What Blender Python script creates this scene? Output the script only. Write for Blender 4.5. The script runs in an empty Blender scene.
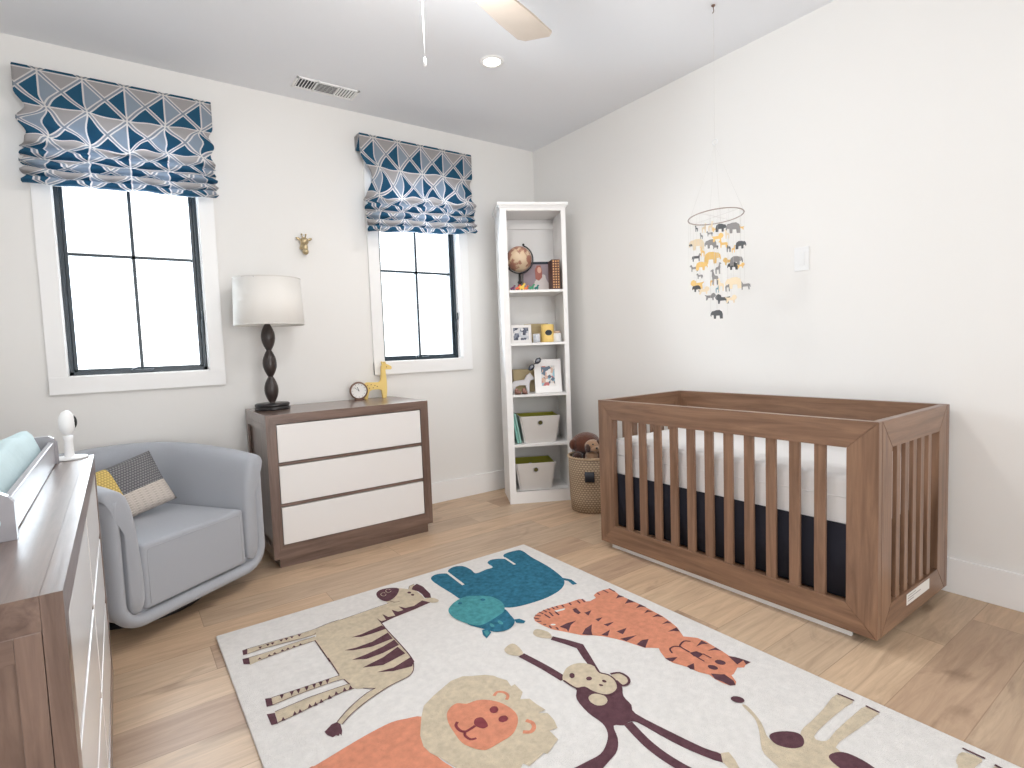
import bpy, bmesh, math, random
from mathutils import Vector, Matrix, geometry
PI=math.pi
S=bpy.context.scene
COL=S.collection
# ---------------- camera
cd=bpy.data.cameras.new('camera'); cam=bpy.data.objects.new('camera',cd); COL.objects.link(cam)
cd.sensor_fit='HORIZONTAL'; cd.sensor_width=36; cd.lens=549.78/1024*36; cd.clip_start=.02
_r=Vector((0.8105975,-0.5844707,-0.0364089)); _u=Vector((0.0689753,0.0335510,0.9970540)); _f=Vector((0.5815273,0.8107209,-0.0675104))
cam.matrix_world=Matrix(((_r.x,_u.x,-_f.x,-2.89219),(_r.y,_u.y,-_f.y,-3.61863),(_r.z,_u.z,-_f.z,1.13605),(0,0,0,1)))
S.camera=cam
S.view_settings.view_transform='Standard'; S.view_settings.look='None'; S.view_settings.gamma=1
S.view_settings.use_curve_mapping=False; S.view_settings.exposure=-0.05
# ---------------- world: bright overcast daylight
W=bpy.data.worlds.new('World'); S.world=W; W.use_nodes=True
bg=W.node_tree.nodes['Background']; bg.inputs[0].default_value=(.93,.97,1,1); bg.inputs[1].default_value=2.2
def area(name,loc,rot,sx,sy,power,col,spread=PI):
    l=bpy.data.lights.new(name,'AREA'); l.shape='RECTANGLE'; l.size=sx; l.size_y=sy; l.energy=power; l.color=col; l.spread=spread
    o=bpy.data.objects.new(name,l); COL.objects.link(o); o.location=loc; o.rotation_euler=rot; return o
# daylight through the two windows (lamps stand outside the glass) and added fill lamps outside the view
area('window_daylight',(-2.78,.32,1.75),(-PI/2,0,0),.75,1.4,60,(.8,.91,1))
area('window_daylight',(-1.08,.32,1.75),(-PI/2,0,0),.75,1.4,64,(.8,.91,1))
area('added_door_fill',(-2.3,-6.2,1.45),(PI/2,0,0),2.1,2.2,85,(.99,.98,.97))  # fill lamp added outside the invented door, brightens the room
area('added_side_fill',(-3.6,-3.95,1.5),(0,-PI/2,0),1.5,1.2,7,(.95,.97,1))  # weak fill lamp added at the invented side window

# ---------------- materials
MATS={}
def nt(m): return m.node_tree.nodes,m.node_tree.links
def mat(name,col,rough=.5,metal=0,bump=0,bscale=200,var=0,vscale=5,emit=0,sheen=0,coat=0,spec=None):
    if name in MATS: return MATS[name]
    m=bpy.data.materials.new(name); m.use_nodes=True; N,Lk=nt(m); b=N['Principled BSDF']
    c=tuple(col)+(1,)
    b.inputs['Base Color'].default_value=c; b.inputs['Roughness'].default_value=rough; b.inputs['Metallic'].default_value=metal
    if spec is not None: b.inputs['Specular IOR Level'].default_value=spec
    if coat: b.inputs['Coat Weight'].default_value=coat; b.inputs['Coat Roughness'].default_value=.15
    if sheen: b.inputs['Sheen Weight'].default_value=sheen
    tc=N.new('ShaderNodeTexCoord')
    if var:
        n=N.new('ShaderNodeTexNoise'); n.inputs['Scale'].default_value=vscale; n.inputs['Detail'].default_value=5
        Lk.new(tc.outputs['Object'],n.inputs['Vector'])
        mx=N.new('ShaderNodeMix'); mx.data_type='RGBA'
        mx.inputs[6].default_value=tuple(x*(1-var) for x in col)+(1,); mx.inputs[7].default_value=tuple(min(1,x*(1+var)) for x in col)+(1,)
        Lk.new(n.outputs['Fac'],mx.inputs[0]); Lk.new(mx.outputs[2],b.inputs['Base Color'])
    if bump:
        n=N.new('ShaderNodeTexNoise'); n.inputs['Scale'].default_value=bscale; n.inputs['Detail'].default_value=3
        Lk.new(tc.outputs['Object'],n.inputs['Vector'])
        bp=N.new('ShaderNodeBump'); bp.inputs['Strength'].default_value=bump; bp.inputs['Distance'].default_value=.004
        Lk.new(n.outputs['Fac'],bp.inputs['Height']); Lk.new(bp.outputs[0],b.inputs['Normal'])
    if emit: b.inputs['Emission Color'].default_value=c; b.inputs['Emission Strength'].default_value=emit
    MATS[name]=m; return m
def srgb(r,g,b): return tuple(((x/255+.055)/1.055)**2.4 if x>10 else x/255/12.92 for x in (r,g,b))
def wood(name,ca,cb,axis=0,rough=.4,scale=1,coat=0):
    """wood grain running along an axis"""
    if name in MATS: return MATS[name]
    m=bpy.data.materials.new(name); m.use_nodes=True; N,Lk=nt(m); b=N['Principled BSDF']
    tc=N.new('ShaderNodeTexCoord'); mp=N.new('ShaderNodeMapping')
    sc=[22*scale]*3; sc[axis]=1.6*scale; mp.inputs['Scale'].default_value=sc
    n=N.new('ShaderNodeTexNoise'); n.inputs['Scale'].default_value=1.5; n.inputs['Detail'].default_value=8; n.inputs['Roughness'].default_value=.65; n.inputs['Distortion'].default_value=.6
    r=N.new('ShaderNodeValToRGB'); r.color_ramp.elements[0].position=.3; r.color_ramp.elements[1].position=.72
    r.color_ramp.elements[0].color=tuple(ca)+(1,); r.color_ramp.elements[1].color=tuple(cb)+(1,)
    Lk.new(tc.outputs['Object'],mp.inputs['Vector']); Lk.new(mp.outputs[0],n.inputs['Vector']); Lk.new(n.outputs['Fac'],r.inputs[0]); Lk.new(r.outputs[0],b.inputs['Base Color'])
    bp=N.new('ShaderNodeBump'); bp.inputs['Strength'].default_value=.3; bp.inputs['Distance'].default_value=.002
    Lk.new(n.outputs['Fac'],bp.inputs['Height']); Lk.new(bp.outputs[0],b.inputs['Normal'])
    b.inputs['Roughness'].default_value=rough
    if coat: b.inputs['Coat Weight'].default_value=coat; b.inputs['Coat Roughness'].default_value=.24
    MATS[name]=m; return m
def M(N,op,a,b=None,c=None):
    n=N.new('ShaderNodeMath'); n.operation=op
    for i,v in enumerate((a,b,c)):
        if v is None: continue
        if isinstance(v,(int,float)): n.inputs[i].default_value=v
        else: n.id_data.links.new(v,n.inputs[i])
    return n.outputs[0]
def floor_mat():
    m=bpy.data.materials.new('oak_planks'); m.use_nodes=True; N,Lk=nt(m); b=N['Principled BSDF']
    tc=N.new('ShaderNodeTexCoord'); sp=N.new('ShaderNodeSeparateXYZ'); Lk.new(tc.outputs['Object'],sp.inputs[0])
    x,y=sp.outputs[0],sp.outputs[1]
    yr=M(N,'DIVIDE',M(N,'ADD',y,2.565),.195); row=M(N,'FLOOR',yr); fy=M(N,'FRACT',yr)
    w1=N.new('ShaderNodeTexWhiteNoise'); w1.noise_dimensions='1D'; Lk.new(row,w1.inputs['W'])
    xo=M(N,'DIVIDE',M(N,'ADD',x,M(N,'MULTIPLY',w1.outputs['Value'],7.0)),1.9); col=M(N,'FLOOR',xo); fx=M(N,'FRACT',xo)
    cb=N.new('ShaderNodeCombineXYZ'); Lk.new(row,cb.inputs[0]); Lk.new(col,cb.inputs[1])
    w2=N.new('ShaderNodeTexWhiteNoise'); Lk.new(cb.outputs[0],w2.inputs['Vector'])
    r=N.new('ShaderNodeValToRGB'); e=r.color_ramp.elements
    e[0].position=0; e[0].color=srgb(184,154,128)+(1,); e[1].position=1; e[1].color=srgb(218,194,166)+(1,)
    for p,c in((.25,(198,174,148)),(.5,(210,182,152)),(.75,(202,172,142))): k=e.new(p); k.color=srgb(*c)+(1,)
    Lk.new(w2.outputs['Value'],r.inputs[0])
    off=N.new('ShaderNodeVectorMath'); off.operation='MULTIPLY_ADD'; off.inputs[1].default_value=(7,13,5)
    Lk.new(w2.outputs['Color'],off.inputs[0]); Lk.new(tc.outputs['Object'],off.inputs[2])
    mp=N.new('ShaderNodeMapping'); mp.inputs['Scale'].default_value=(1.3,14,1); Lk.new(off.outputs[0],mp.inputs[0])
    n=N.new('ShaderNodeTexNoise'); n.inputs['Scale'].default_value=2.2; n.inputs['Detail'].default_value=9; n.inputs['Roughness'].default_value=.66; n.inputs['Distortion'].default_value=.9
    Lk.new(mp.outputs[0],n.inputs['Vector'])
    g=N.new('ShaderNodeValToRGB'); g.color_ramp.elements[0].position=.3; g.color_ramp.elements[0].color=(.66,.62,.6,1); g.color_ramp.elements[1].position=.62; g.color_ramp.elements[1].color=(1.05,1.05,1.05,1)
    Lk.new(n.outputs['Fac'],g.inputs[0])
    # knots and smoky patches
    mp2=N.new('ShaderNodeMapping'); mp2.inputs['Scale'].default_value=(1.6,4.2,1); Lk.new(off.outputs[0],mp2.inputs[0])
    n2=N.new('ShaderNodeTexNoise'); n2.inputs['Scale'].default_value=1.4; n2.inputs['Detail'].default_value=4; n2.inputs['Distortion'].default_value=1.2; Lk.new(mp2.outputs[0],n2.inputs['Vector'])
    g2=N.new('ShaderNodeValToRGB'); g2.color_ramp.elements[0].position=.26; g2.color_ramp.elements[0].color=(.5,.45,.42,1); g2.color_ramp.elements[1].position=.4; g2.color_ramp.elements[1].color=(1,1,1,1)
    Lk.new(n2.outputs['Fac'],g2.inputs[0])
    def mul(a,bb,f=1):
        q=N.new('ShaderNodeMix'); q.data_type='RGBA'; q.blend_type='MULTIPLY'; q.inputs[0].default_value=f; Lk.new(a,q.inputs[6]); Lk.new(bb,q.inputs[7]); return q.outputs[2]
    c=mul(mul(r.outputs[0],g.outputs[0],.75),g2.outputs[0],.7)
    seam=M(N,'MAXIMUM',M(N,'LESS_THAN',fy,.014),M(N,'LESS_THAN',fx,.0015))
    q=N.new('ShaderNodeMix'); q.data_type='RGBA'; Lk.new(M(N,'MULTIPLY',seam,.4),q.inputs[0]); Lk.new(c,q.inputs[6]); q.inputs[7].default_value=srgb(110,80,58)+(1,)
    Lk.new(q.outputs[2],b.inputs['Base Color']); b.inputs['Roughness'].default_value=.42
    bp=N.new('ShaderNodeBump'); bp.inputs['Strength'].default_value=.15; bp.inputs['Distance'].default_value=.002
    Lk.new(M(N,'SUBTRACT',n.outputs['Fac'],seam),bp.inputs['Height']); Lk.new(bp.outputs[0],b.inputs['Normal'])
    return m
def shade_mat():
    """printed cloth: squares crossed by double white diagonals, UV in pattern squares"""
    m=bpy.data.materials.new('geometric_cloth'); m.use_nodes=True; N,Lk=nt(m); b=N['Principled BSDF']
    uv=N.new('ShaderNodeUVMap'); sp=N.new('ShaderNodeSeparateXYZ'); Lk.new(uv.outputs[0],sp.inputs[0]); u,v=sp.outputs[0],sp.outputs[1]
    fu=M(N,'FRACT',u); fv=M(N,'FRACT',v); cu=M(N,'SUBTRACT',fu,.5); cv=M(N,'SUBTRACT',fv,.5)
    par=M(N,'MODULO',M(N,'ABSOLUTE',M(N,'FLOOR',v)),2)
    horiz=M(N,'GREATER_THAN',M(N,'ABSOLUTE',cu),M(N,'ABSOLUTE',cv))
    right=M(N,'GREATER_THAN',cu,0); up=M(N,'GREATER_THAN',cv,0)
    side=M(N,'ABSOLUTE',M(N,'SUBTRACT',right,par))     # 1 -> teal
    teal=M(N,'ADD',M(N,'MULTIPLY',horiz,side),M(N,'MULTIPLY',M(N,'SUBTRACT',1,horiz),M(N,'SUBTRACT',1,up)))
    def mix(f,a,bb):
        q=N.new('ShaderNodeMix'); q.data_type='RGBA'; Lk.new(f,q.inputs[0])
        for i,s in((6,a),(7,bb)):
            if isinstance(s,tuple): q.inputs[i].default_value=s+(1,)
            else: Lk.new(s,q.inputs[i])
        return q.outputs[2]
    other=mix(horiz,srgb(182,178,178),srgb(158,170,184))
    c=mix(teal,other,srgb(42,98,130))
    s1=M(N,'ABSOLUTE',M(N,'SUBTRACT',cu,cv)); s2=M(N,'ABSOLUTE',M(N,'ADD',cu,cv)); dm=M(N,'MINIMUM',s1,s2)
    dd=M(N,'MULTIPLY',M(N,'GREATER_THAN',dm,.035),M(N,'LESS_THAN',dm,.085))
    gap=M(N,'LESS_THAN',dm,.035)
    edge=M(N,'GREATER_THAN',M(N,'ABSOLUTE',cu),.478)
    edgev=M(N,'GREATER_THAN',M(N,'ABSOLUTE',cv),.482)
    c=mix(gap,c,srgb(150,160,172)); c=mix(M(N,'MAXIMUM',dd,M(N,'MAXIMUM',edge,edgev)),c,srgb(232,228,226))
    Lk.new(c,b.inputs['Base Color']); b.inputs['Roughness'].default_value=.85
    tr=N.new('ShaderNodeBsdfTranslucent'); Lk.new(c,tr.inputs[0]); ms=N.new('ShaderNodeMixShader'); ms.inputs[0].default_value=.42
    out=N['Material Output']; Lk.new(b.outputs[0],ms.inputs[1]); Lk.new(tr.outputs[0],ms.inputs[2]); Lk.new(ms.outputs[0],out.inputs[0])
    return m
def glass_mat():
    m=bpy.data.materials.new('window_glass'); m.use_nodes=True; N,Lk=nt(m); N.remove(N['Principled BSDF'])
    t=N.new('ShaderNodeBsdfTransparent'); g=N.new('ShaderNodeBsdfGlossy'); g.inputs['Roughness'].default_value=.02
    f=N.new('ShaderNodeFresnel'); f.inputs[0].default_value=1.45; ms=N.new('ShaderNodeMixShader')
    Lk.new(f.outputs[0],ms.inputs[0]); Lk.new(t.outputs[0],ms.inputs[1]); Lk.new(g.outputs[0],ms.inputs[2]); Lk.new(ms.outputs[0],N['Material Output'].inputs[0])
    return m
def weave_mat(name,c1,c2,sx,sy,rough=.9):
    """basket / cloth weave from object coordinates on a UV grid"""
    m=bpy.data.materials.new(name); m.use_nodes=True; N,Lk=nt(m); b=N['Principled BSDF']
    uv=N.new('ShaderNodeUVMap'); sp=N.new('ShaderNodeSeparateXYZ'); Lk.new(uv.outputs[0],sp.inputs[0])
    u=M(N,'MULTIPLY',sp.outputs[0],sx); v=M(N,'MULTIPLY',sp.outputs[1],sy)
    ph=M(N,'MULTIPLY',M(N,'MODULO',M(N,'FLOOR',v),2),.5)
    fu=M(N,'ABSOLUTE',M(N,'SINE',M(N,'MULTIPLY',M(N,'ADD',u,ph),PI))); fv=M(N,'ABSOLUTE',M(N,'SINE',M(N,'MULTIPLY',v,PI)))
    h=M(N,'MULTIPLY',M(N,'POWER',fu,.6),M(N,'POWER',fv,.7))
    q=N.new('ShaderNodeMix'); q.data_type='RGBA'; q.inputs[6].default_value=tuple(c2)+(1,); q.inputs[7].default_value=tuple(c1)+(1,)
    Lk.new(h,q.inputs[0]); Lk.new(q.outputs[2],b.inputs['Base Color']); b.inputs['Roughness'].default_value=rough
    bp=N.new('ShaderNodeBump'); bp.inputs['Strength'].default_value=.7; bp.inputs['Distance'].default_value=.004; Lk.new(h,bp.inputs['Height']); Lk.new(bp.outputs[0],b.inputs['Normal'])
    MATS[name]=m; return m
WALL=mat('wall_paint',srgb(236,234,231),.75,bump=.03,bscale=120)
CEIL=mat('ceiling_paint',srgb(236,237,240),.9,bump=.03,bscale=90)
TRIM=mat('trim_paint',srgb(244,243,242),.4)
FLOOR=floor_mat(); SHADE=shade_mat(); GLASS=glass_mat()
BLACKF=mat('black_window_frame',srgb(38,52,62),.35)
WHITE=mat('white_lacquer',srgb(236,233,231),.22)
WHITEP=mat('white_plastic',srgb(238,238,238),.3)
BRN=[wood('walnut_grain_%s'%'xyz'[a],srgb(86,66,58),srgb(134,110,98),a,.28,1,.55) for a in range(3)]
CRB=[wood('crib_wood_%s'%'xyz'[a],srgb(104,76,58),srgb(150,116,92),a,.35,1,.2) for a in range(3)]
DARKW=wood('dark_lamp_wood',srgb(38,30,28),srgb(66,55,52),2,.35)
CHR=mat('grey_upholstery',srgb(168,171,178),.95,bump=.25,bscale=900,var=.06,vscale=300,sheen=.3)
BLK=mat('black_metal',srgb(20,20,22),.4)
STEEL=mat('steel',srgb(200,200,205),.3,1)
RUGART=[('P','beige',1,0,0,[(-2562,-1341),(-2503,-1345),(-2436,-1349),(-2364,-1356),(-2304,-1356),(-2287,-1386),(-2316,-1405),(-2334,-1401),(-2437,-1389),(-2510,-1379),(-2565,-1381)]),
('P','beige',1,0,0,[(-2565,-1413),(-2498,-1417),(-2419,-1413),(-2324,-1415),(-2319,-1466),(-2333,-1449),(-2388,-1449),(-2468,-1452),(-2533,-1458),(-2571,-1467)]),
('P','dark',2,0,0,[(-2575,-1340),(-2557,-1339),(-2565,-1381),(-2579,-1378)]),
('P','dark',2,0,0,[(-2586,-1406),(-2565,-1411),(-2570,-1463),(-2589,-1447)]),
('P','dark',2,0,0,[(-2521,-1352),(-2508,-1358),(-2518,-1373)]),
('P','dark',2,0,0,[(-2492,-1349),(-2480,-1356),(-2490,-1371)]),
('P','dark',2,0,0,[(-2476,-1351),(-2463,-1357),(-2473,-1373)]),
('P','dark',2,0,0,[(-2443,-1349),(-2430,-1355),(-2441,-1371)]),
('P','dark',2,0,0,[(-2424,-1351),(-2410,-1357),(-2422,-1373)]),
('P','dark',2,0,0,[(-2403,-1351),(-2390,-1357),(-2401,-1373)]),
('P','dark',2,0,0,[(-2375,-1355),(-2362,-1361),(-2374,-1377)]),
('P','dark',2,0,0,[(-2542,-1449),(-2532,-1436),(-2529,-1452)]),
('P','dark',2,0,0,[(-2508,-1449),(-2499,-1436),(-2495,-1452)]),
('P','dark',2,0,0,[(-2489,-1446),(-2479,-1434),(-2476,-1450)]),
('P','dark',2,0,0,[(-2461,-1445),(-2451,-1432),(-2448,-1448)]),
('P','dark',2,0,0,[(-2441,-1445),(-2431,-1432),(-2428,-1448)]),
('P','dark',2,0,0,[(-2418,-1444),(-2408,-1431),(-2405,-1447)]),
('P','dark',2,0,0,[(-2394,-1444),(-2384,-1431),(-2381,-1447)]),
('P','beige',1,0,0,[(-2553,-1724),(-2465,-1733),(-2384,-1739),(-2321,-1741),(-2317,-1781),(-2352,-1765),(-2397,-1765),(-2484,-1763),(-2559,-1767)]),
('P','beige',1,0,0,[(-2561,-1807),(-2457,-1801),(-2327,-1810),(-2313,-1850),(-2356,-1844),(-2423,-1850),(-2510,-1864),(-2565,-1868)]),
('P','dark',2,0,0,[(-2571,-1715),(-2553,-1724),(-2558,-1768),(-2576,-1764)]),
('P','dark',2,0,0,[(-2584,-1803),(-2562,-1812),(-2566,-1872),(-2584,-1867)]),
('P','dark',2,0,0,[(-2528,-1724),(-2516,-1730),(-2527,-1753)]),
('P','dark',2,0,0,[(-2497,-1727),(-2484,-1732),(-2497,-1756)]),
('P','dark',2,0,0,[(-2476,-1730),(-2464,-1735),(-2476,-1759)]),
('P','dark',2,0,0,[(-2450,-1731),(-2437,-1737),(-2450,-1761)]),
('P','dark',2,0,0,[(-2425,-1733),(-2413,-1739),(-2426,-1763)]),
('P','dark',2,0,0,[(-2404,-1735),(-2391,-1741),(-2405,-1765)]),
('P','dark',2,0,0,[(-2381,-1736),(-2368,-1741),(-2383,-1766)]),
('P','dark',2,0,0,[(-2556,-1868),(-2546,-1848),(-2544,-1870)]),
('P','dark',2,0,0,[(-2520,-1862),(-2510,-1842),(-2508,-1864)]),
('P','dark',2,0,0,[(-2504,-1862),(-2494,-1842),(-2492,-1864)]),
('P','dark',2,0,0,[(-2473,-1856),(-2462,-1836),(-2460,-1859)]),
('P','dark',2,0,0,[(-2456,-1858),(-2444,-1838),(-2443,-1860)]),
('P','dark',2,0,0,[(-2436,-1855),(-2425,-1834),(-2423,-1857)]),
('P','dark',2,0,0,[(-2409,-1851),(-2397,-1830),(-2395,-1854)]),
('P','dark',2,0,0,[(-2385,-1845),(-2373,-1824),(-2371,-1847)]),
('P','dark',2,0,0,[(-2356,-1843),(-2344,-1821),(-2343,-1845)]),
('P','dark',2,0,0,[(-2337,-1844),(-2324,-1823),(-2323,-1846)]),
('P','beige',1,0,0,[(-2333,-1447),(-2312,-1398),(-2304,-1356),(-2276,-1350),(-2243,-1344),(-2203,-1344),(-2134,-1345),(-2056,-1341),(-1979,-1337),(-1981,-1305),(-1877,-1219),(-1845,-1262),(-1826,-1293),(-1826,-1359),(-1834,-1408),(-1828,-1448),(-1910,-1466),(-2014,-1476),(-2074,-1487),(-2079,-1570),(-2082,-1691),(-2086,-1775),(-2093,-1834),(-2093,-1829),(-2118,-1881),(-2151,-1905),(-2215,-1912),(-2264,-1897),(-2296,-1867),(-2315,-1855),(-2324,-1818),(-2330,-1775),(-2333,-1743),(-2334,-1737),(-2331,-1606)]),
('S','dark',3,0,4,[(-2333,-1447),(-2333,-1538),(-2334,-1637)]),
('S','dark',3,0,4,[(-2331,-1606),(-2334,-1737)]),
('S','dark',3,0,4,[(-2330,-1775),(-2324,-1818)]),
('S','dark',3,0,3,[(-2296,-1867),(-2264,-1895)]),
('S','dark',3,0,4,[(-2074,-1487),(-2079,-1570),(-2082,-1691),(-2086,-1775),(-2093,-1834)]),
('S','dark',3,0,3,[(-2093,-1829),(-2118,-1881),(-2151,-1905),(-2215,-1912),(-2301,-1938),(-2367,-1969),(-2411,-2001)]),
('S','dark',3,0,3,[(-2263,-1894),(-2298,-1902),(-2366,-1938),(-2420,-1980)]),
('S','dark',3,0,3,[(-2304,-1356),(-2276,-1350),(-2243,-1344),(-2203,-1344)]),
('S','dark',3,0,2.5,[(-2201,-1350),(-2134,-1345),(-2056,-1341),(-1979,-1337)]),
('S','dark',3,0,2.5,[(-2565,-1381),(-2510,-1379),(-2437,-1389),(-2334,-1401),(-2313,-1389)]),
('S','dark',3,0,2.5,[(-2562,-1341),(-2503,-1345),(-2436,-1349),(-2364,-1356),(-2304,-1356)]),
('S','dark',3,0,2.5,[(-2565,-1413),(-2498,-1417),(-2419,-1413),(-2324,-1418)]),
('S','dark',3,0,2.5,[(-2533,-1458),(-2468,-1452),(-2388,-1449),(-2333,-1449)]),
('S','dark',3,0,2.5,[(-2553,-1724),(-2465,-1733),(-2384,-1739),(-2333,-1743)]),
('S','dark',3,0,2.5,[(-2559,-1767),(-2484,-1763),(-2397,-1765),(-2332,-1773)]),
('S','dark',3,0,2.5,[(-2561,-1807),(-2457,-1801),(-2328,-1812)]),
('S','dark',3,0,2.5,[(-2565,-1868),(-2510,-1864),(-2423,-1850),(-2356,-1844),(-2321,-1850)]),
('P','beige',1,0,0,[(-2263,-1894),(-2298,-1902),(-2366,-1938),(-2420,-1980),(-2411,-2001),(-2367,-1969),(-2301,-1938),(-2215,-1912)]),
('P','dark',2,0,0,[(-2420,-1980),(-2437,-1980),(-2464,-2000),(-2462,-2019),(-2452,-2039),(-2441,-2036),(-2436,-2045),(-2431,-2036),(-2429,-2048),(-2421,-2030),(-2415,-1997)]),
('P','dark',2,1,0,[(-1968,-1316),(-1988,-1298),(-1993,-1246),(-1979,-1200),(-1950,-1180),(-1911,-1190),(-1879,-1222),(-1901,-1266),(-1931,-1298)]),
('S','beige',3,0,2.5,[(-1951,-1245),(-1958,-1255),(-1966,-1256),(-1971,-1248),(-1972,-1236),(-1967,-1224),(-1959,-1219),(-1952,-1222),(-1949,-1233)]),
('S','beige',3,0,2.5,[(-1918,-1225),(-1925,-1234),(-1934,-1235),(-1939,-1228),(-1939,-1215),(-1934,-1203),(-1926,-1198),(-1919,-1201),(-1916,-1212)]),
('P','dark',2,0,0,[(-1852,-1304),(-1854,-1307),(-1858,-1309),(-1862,-1308),(-1865,-1305),(-1867,-1301),(-1867,-1296),(-1866,-1292),(-1863,-1288),(-1860,-1287),(-1856,-1287),(-1853,-1290),(-1851,-1294),(-1851,-1299)]),
('P','dark',2,0,0,[(-1851,-1335),(-1853,-1338),(-1857,-1340),(-1860,-1340),(-1863,-1337),(-1864,-1333),(-1865,-1329),(-1863,-1324),(-1861,-1321),(-1858,-1319),(-1854,-1319),(-1851,-1322),(-1850,-1326),(-1850,-1330)]),
('P','beige',1,0,0,[(-1846,-1265),(-1830,-1236),(-1804,-1224),(-1803,-1244),(-1832,-1281)]),
('S','dark',3,0,2.5,[(-1845,-1262),(-1830,-1236),(-1800,-1227)]),
('P','dark',2,0,0,[(-1836,-1274),(-1816,-1248),(-1789,-1233),(-1780,-1279),(-1790,-1375),(-1806,-1415),(-1828,-1396),(-1821,-1355),(-1821,-1316)]),
('P','beige',3,1,0,[(-1844,-1407),(-1804,-1413),(-1790,-1453),(-1802,-1470),(-1824,-1461),(-1840,-1430)]),
('P','dark',2,0,0,[(-2073,-1433),(-2068,-1472),(-2047,-1473),(-2040,-1416),(-2030,-1456),(-2002,-1464),(-1993,-1404),(-1978,-1438),(-1954,-1440),(-1956,-1394),(-1938,-1428),(-1900,-1434),(-1849,-1410),(-1830,-1452),(-1909,-1464),(-2014,-1476),(-2075,-1490)]),
('S','dark',3,0,3,[(-1966,-1318),(-1953,-1348),(-1932,-1353)]),
('P','dark',2,0,0,[(-2079,-1506),(-2123,-1512),(-2171,-1520),(-2212,-1518),(-2179,-1540),(-2136,-1544),(-2077,-1544)]),
('P','dark',2,0,0,[(-2084,-1577),(-2159,-1603),(-2224,-1604),(-2266,-1594),(-2240,-1615),(-2173,-1637),(-2087,-1632)]),
('P','dark',2,0,0,[(-2086,-1644),(-2140,-1663),(-2208,-1674),(-2266,-1676),(-2220,-1705),(-2158,-1706),(-2087,-1692)]),
('P','dark',2,0,0,[(-2097,-1701),(-2168,-1733),(-2253,-1749),(-2188,-1781),(-2093,-1762)]),
('P','dark',2,0,0,[(-2089,-1798),(-2165,-1820),(-2224,-1809),(-2174,-1840),(-2111,-1855),(-2095,-1836)]),
('P','teal',1,1,0,[(-1703,-1215),(-1671,-1195),(-1637,-1204),(-1612,-1221),(-1592,-1189),(-1547,-1169),(-1507,-1194),(-1499,-1257),(-1504,-1315),(-1440,-1308),(-1397,-1307),(-1388,-1243),(-1353,-1219),(-1313,-1232),(-1282,-1259),(-1270,-1219),(-1239,-1197),(-1168,-1199),(-1147,-1227),(-1165,-1333),(-1175,-1473),(-1195,-1580),(-1219,-1653),(-1257,-1699),(-1317,-1733),(-1403,-1750),(-1486,-1746),(-1559,-1732),(-1598,-1708),(-1631,-1662),(-1704,-1525),(-1710,-1440),(-1716,-1273)]),
('S','white',2,0,14,[(-1610,-1211),(-1622,-1391)]),
('S','white',2,0,13,[(-1279,-1243),(-1291,-1354)]),
('S','teal',2,0,23.0,[(-1222,-1645),(-1205,-1681),(-1216,-1730)]),
('P','teal',3,1,0,[(-1611,-1715),(-1622,-1775),(-1638,-1829),(-1676,-1861),(-1717,-1866),(-1753,-1844),(-1773,-1796),(-1801,-1726),(-1765,-1690),(-1647,-1685)]),
('P','aqua',4,1,0,[(-1810,-1583),(-1781,-1545),(-1728,-1514),(-1677,-1508),(-1631,-1537),(-1592,-1580),(-1582,-1637),(-1595,-1692),(-1629,-1735),(-1686,-1756),(-1748,-1770),(-1779,-1760),(-1803,-1716),(-1819,-1645)]),
('P','teal',3,0,0,[(-1782,-1804),(-1759,-1808),(-1763,-1843),(-1802,-1869),(-1798,-1836)]),
('P','aqua',4,0,0,[(-1782,-1816),(-1766,-1820),(-1771,-1844),(-1795,-1858)]),
('P','teal',3,0,0,[(-1633,-1817),(-1612,-1826),(-1604,-1857),(-1620,-1868),(-1642,-1845)]),
('P','teal',5,0,0,[(-1726,-1554),(-1729,-1557),(-1732,-1559),(-1736,-1558),(-1740,-1555),(-1741,-1551),(-1742,-1546),(-1740,-1542),(-1737,-1539),(-1733,-1537),(-1729,-1538),(-1726,-1541),(-1724,-1545),(-1724,-1550)]),
('P','teal',5,0,0,[(-1628,-1592),(-1632,-1596),(-1637,-1597),(-1641,-1597),(-1645,-1593),(-1647,-1589),(-1647,-1583),(-1645,-1578),(-1642,-1575),(-1637,-1573),(-1632,-1574),(-1629,-1577),(-1627,-1582),(-1626,-1587)]),
('P','aqua',5,0,0,[(-1730,-1815),(-1733,-1816),(-1737,-1815),(-1739,-1810),(-1739,-1803),(-1738,-1796),(-1736,-1789),(-1732,-1784),(-1729,-1783),(-1725,-1785),(-1723,-1790),(-1723,-1797),(-1724,-1804),(-1726,-1811)]),
('P','aqua',5,0,0,[(-1691,-1820),(-1695,-1822),(-1698,-1819),(-1700,-1814),(-1701,-1806),(-1700,-1798),(-1697,-1791),(-1693,-1786),(-1690,-1785),(-1686,-1787),(-1684,-1793),(-1684,-1801),(-1685,-1809),(-1687,-1816)]),
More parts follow.
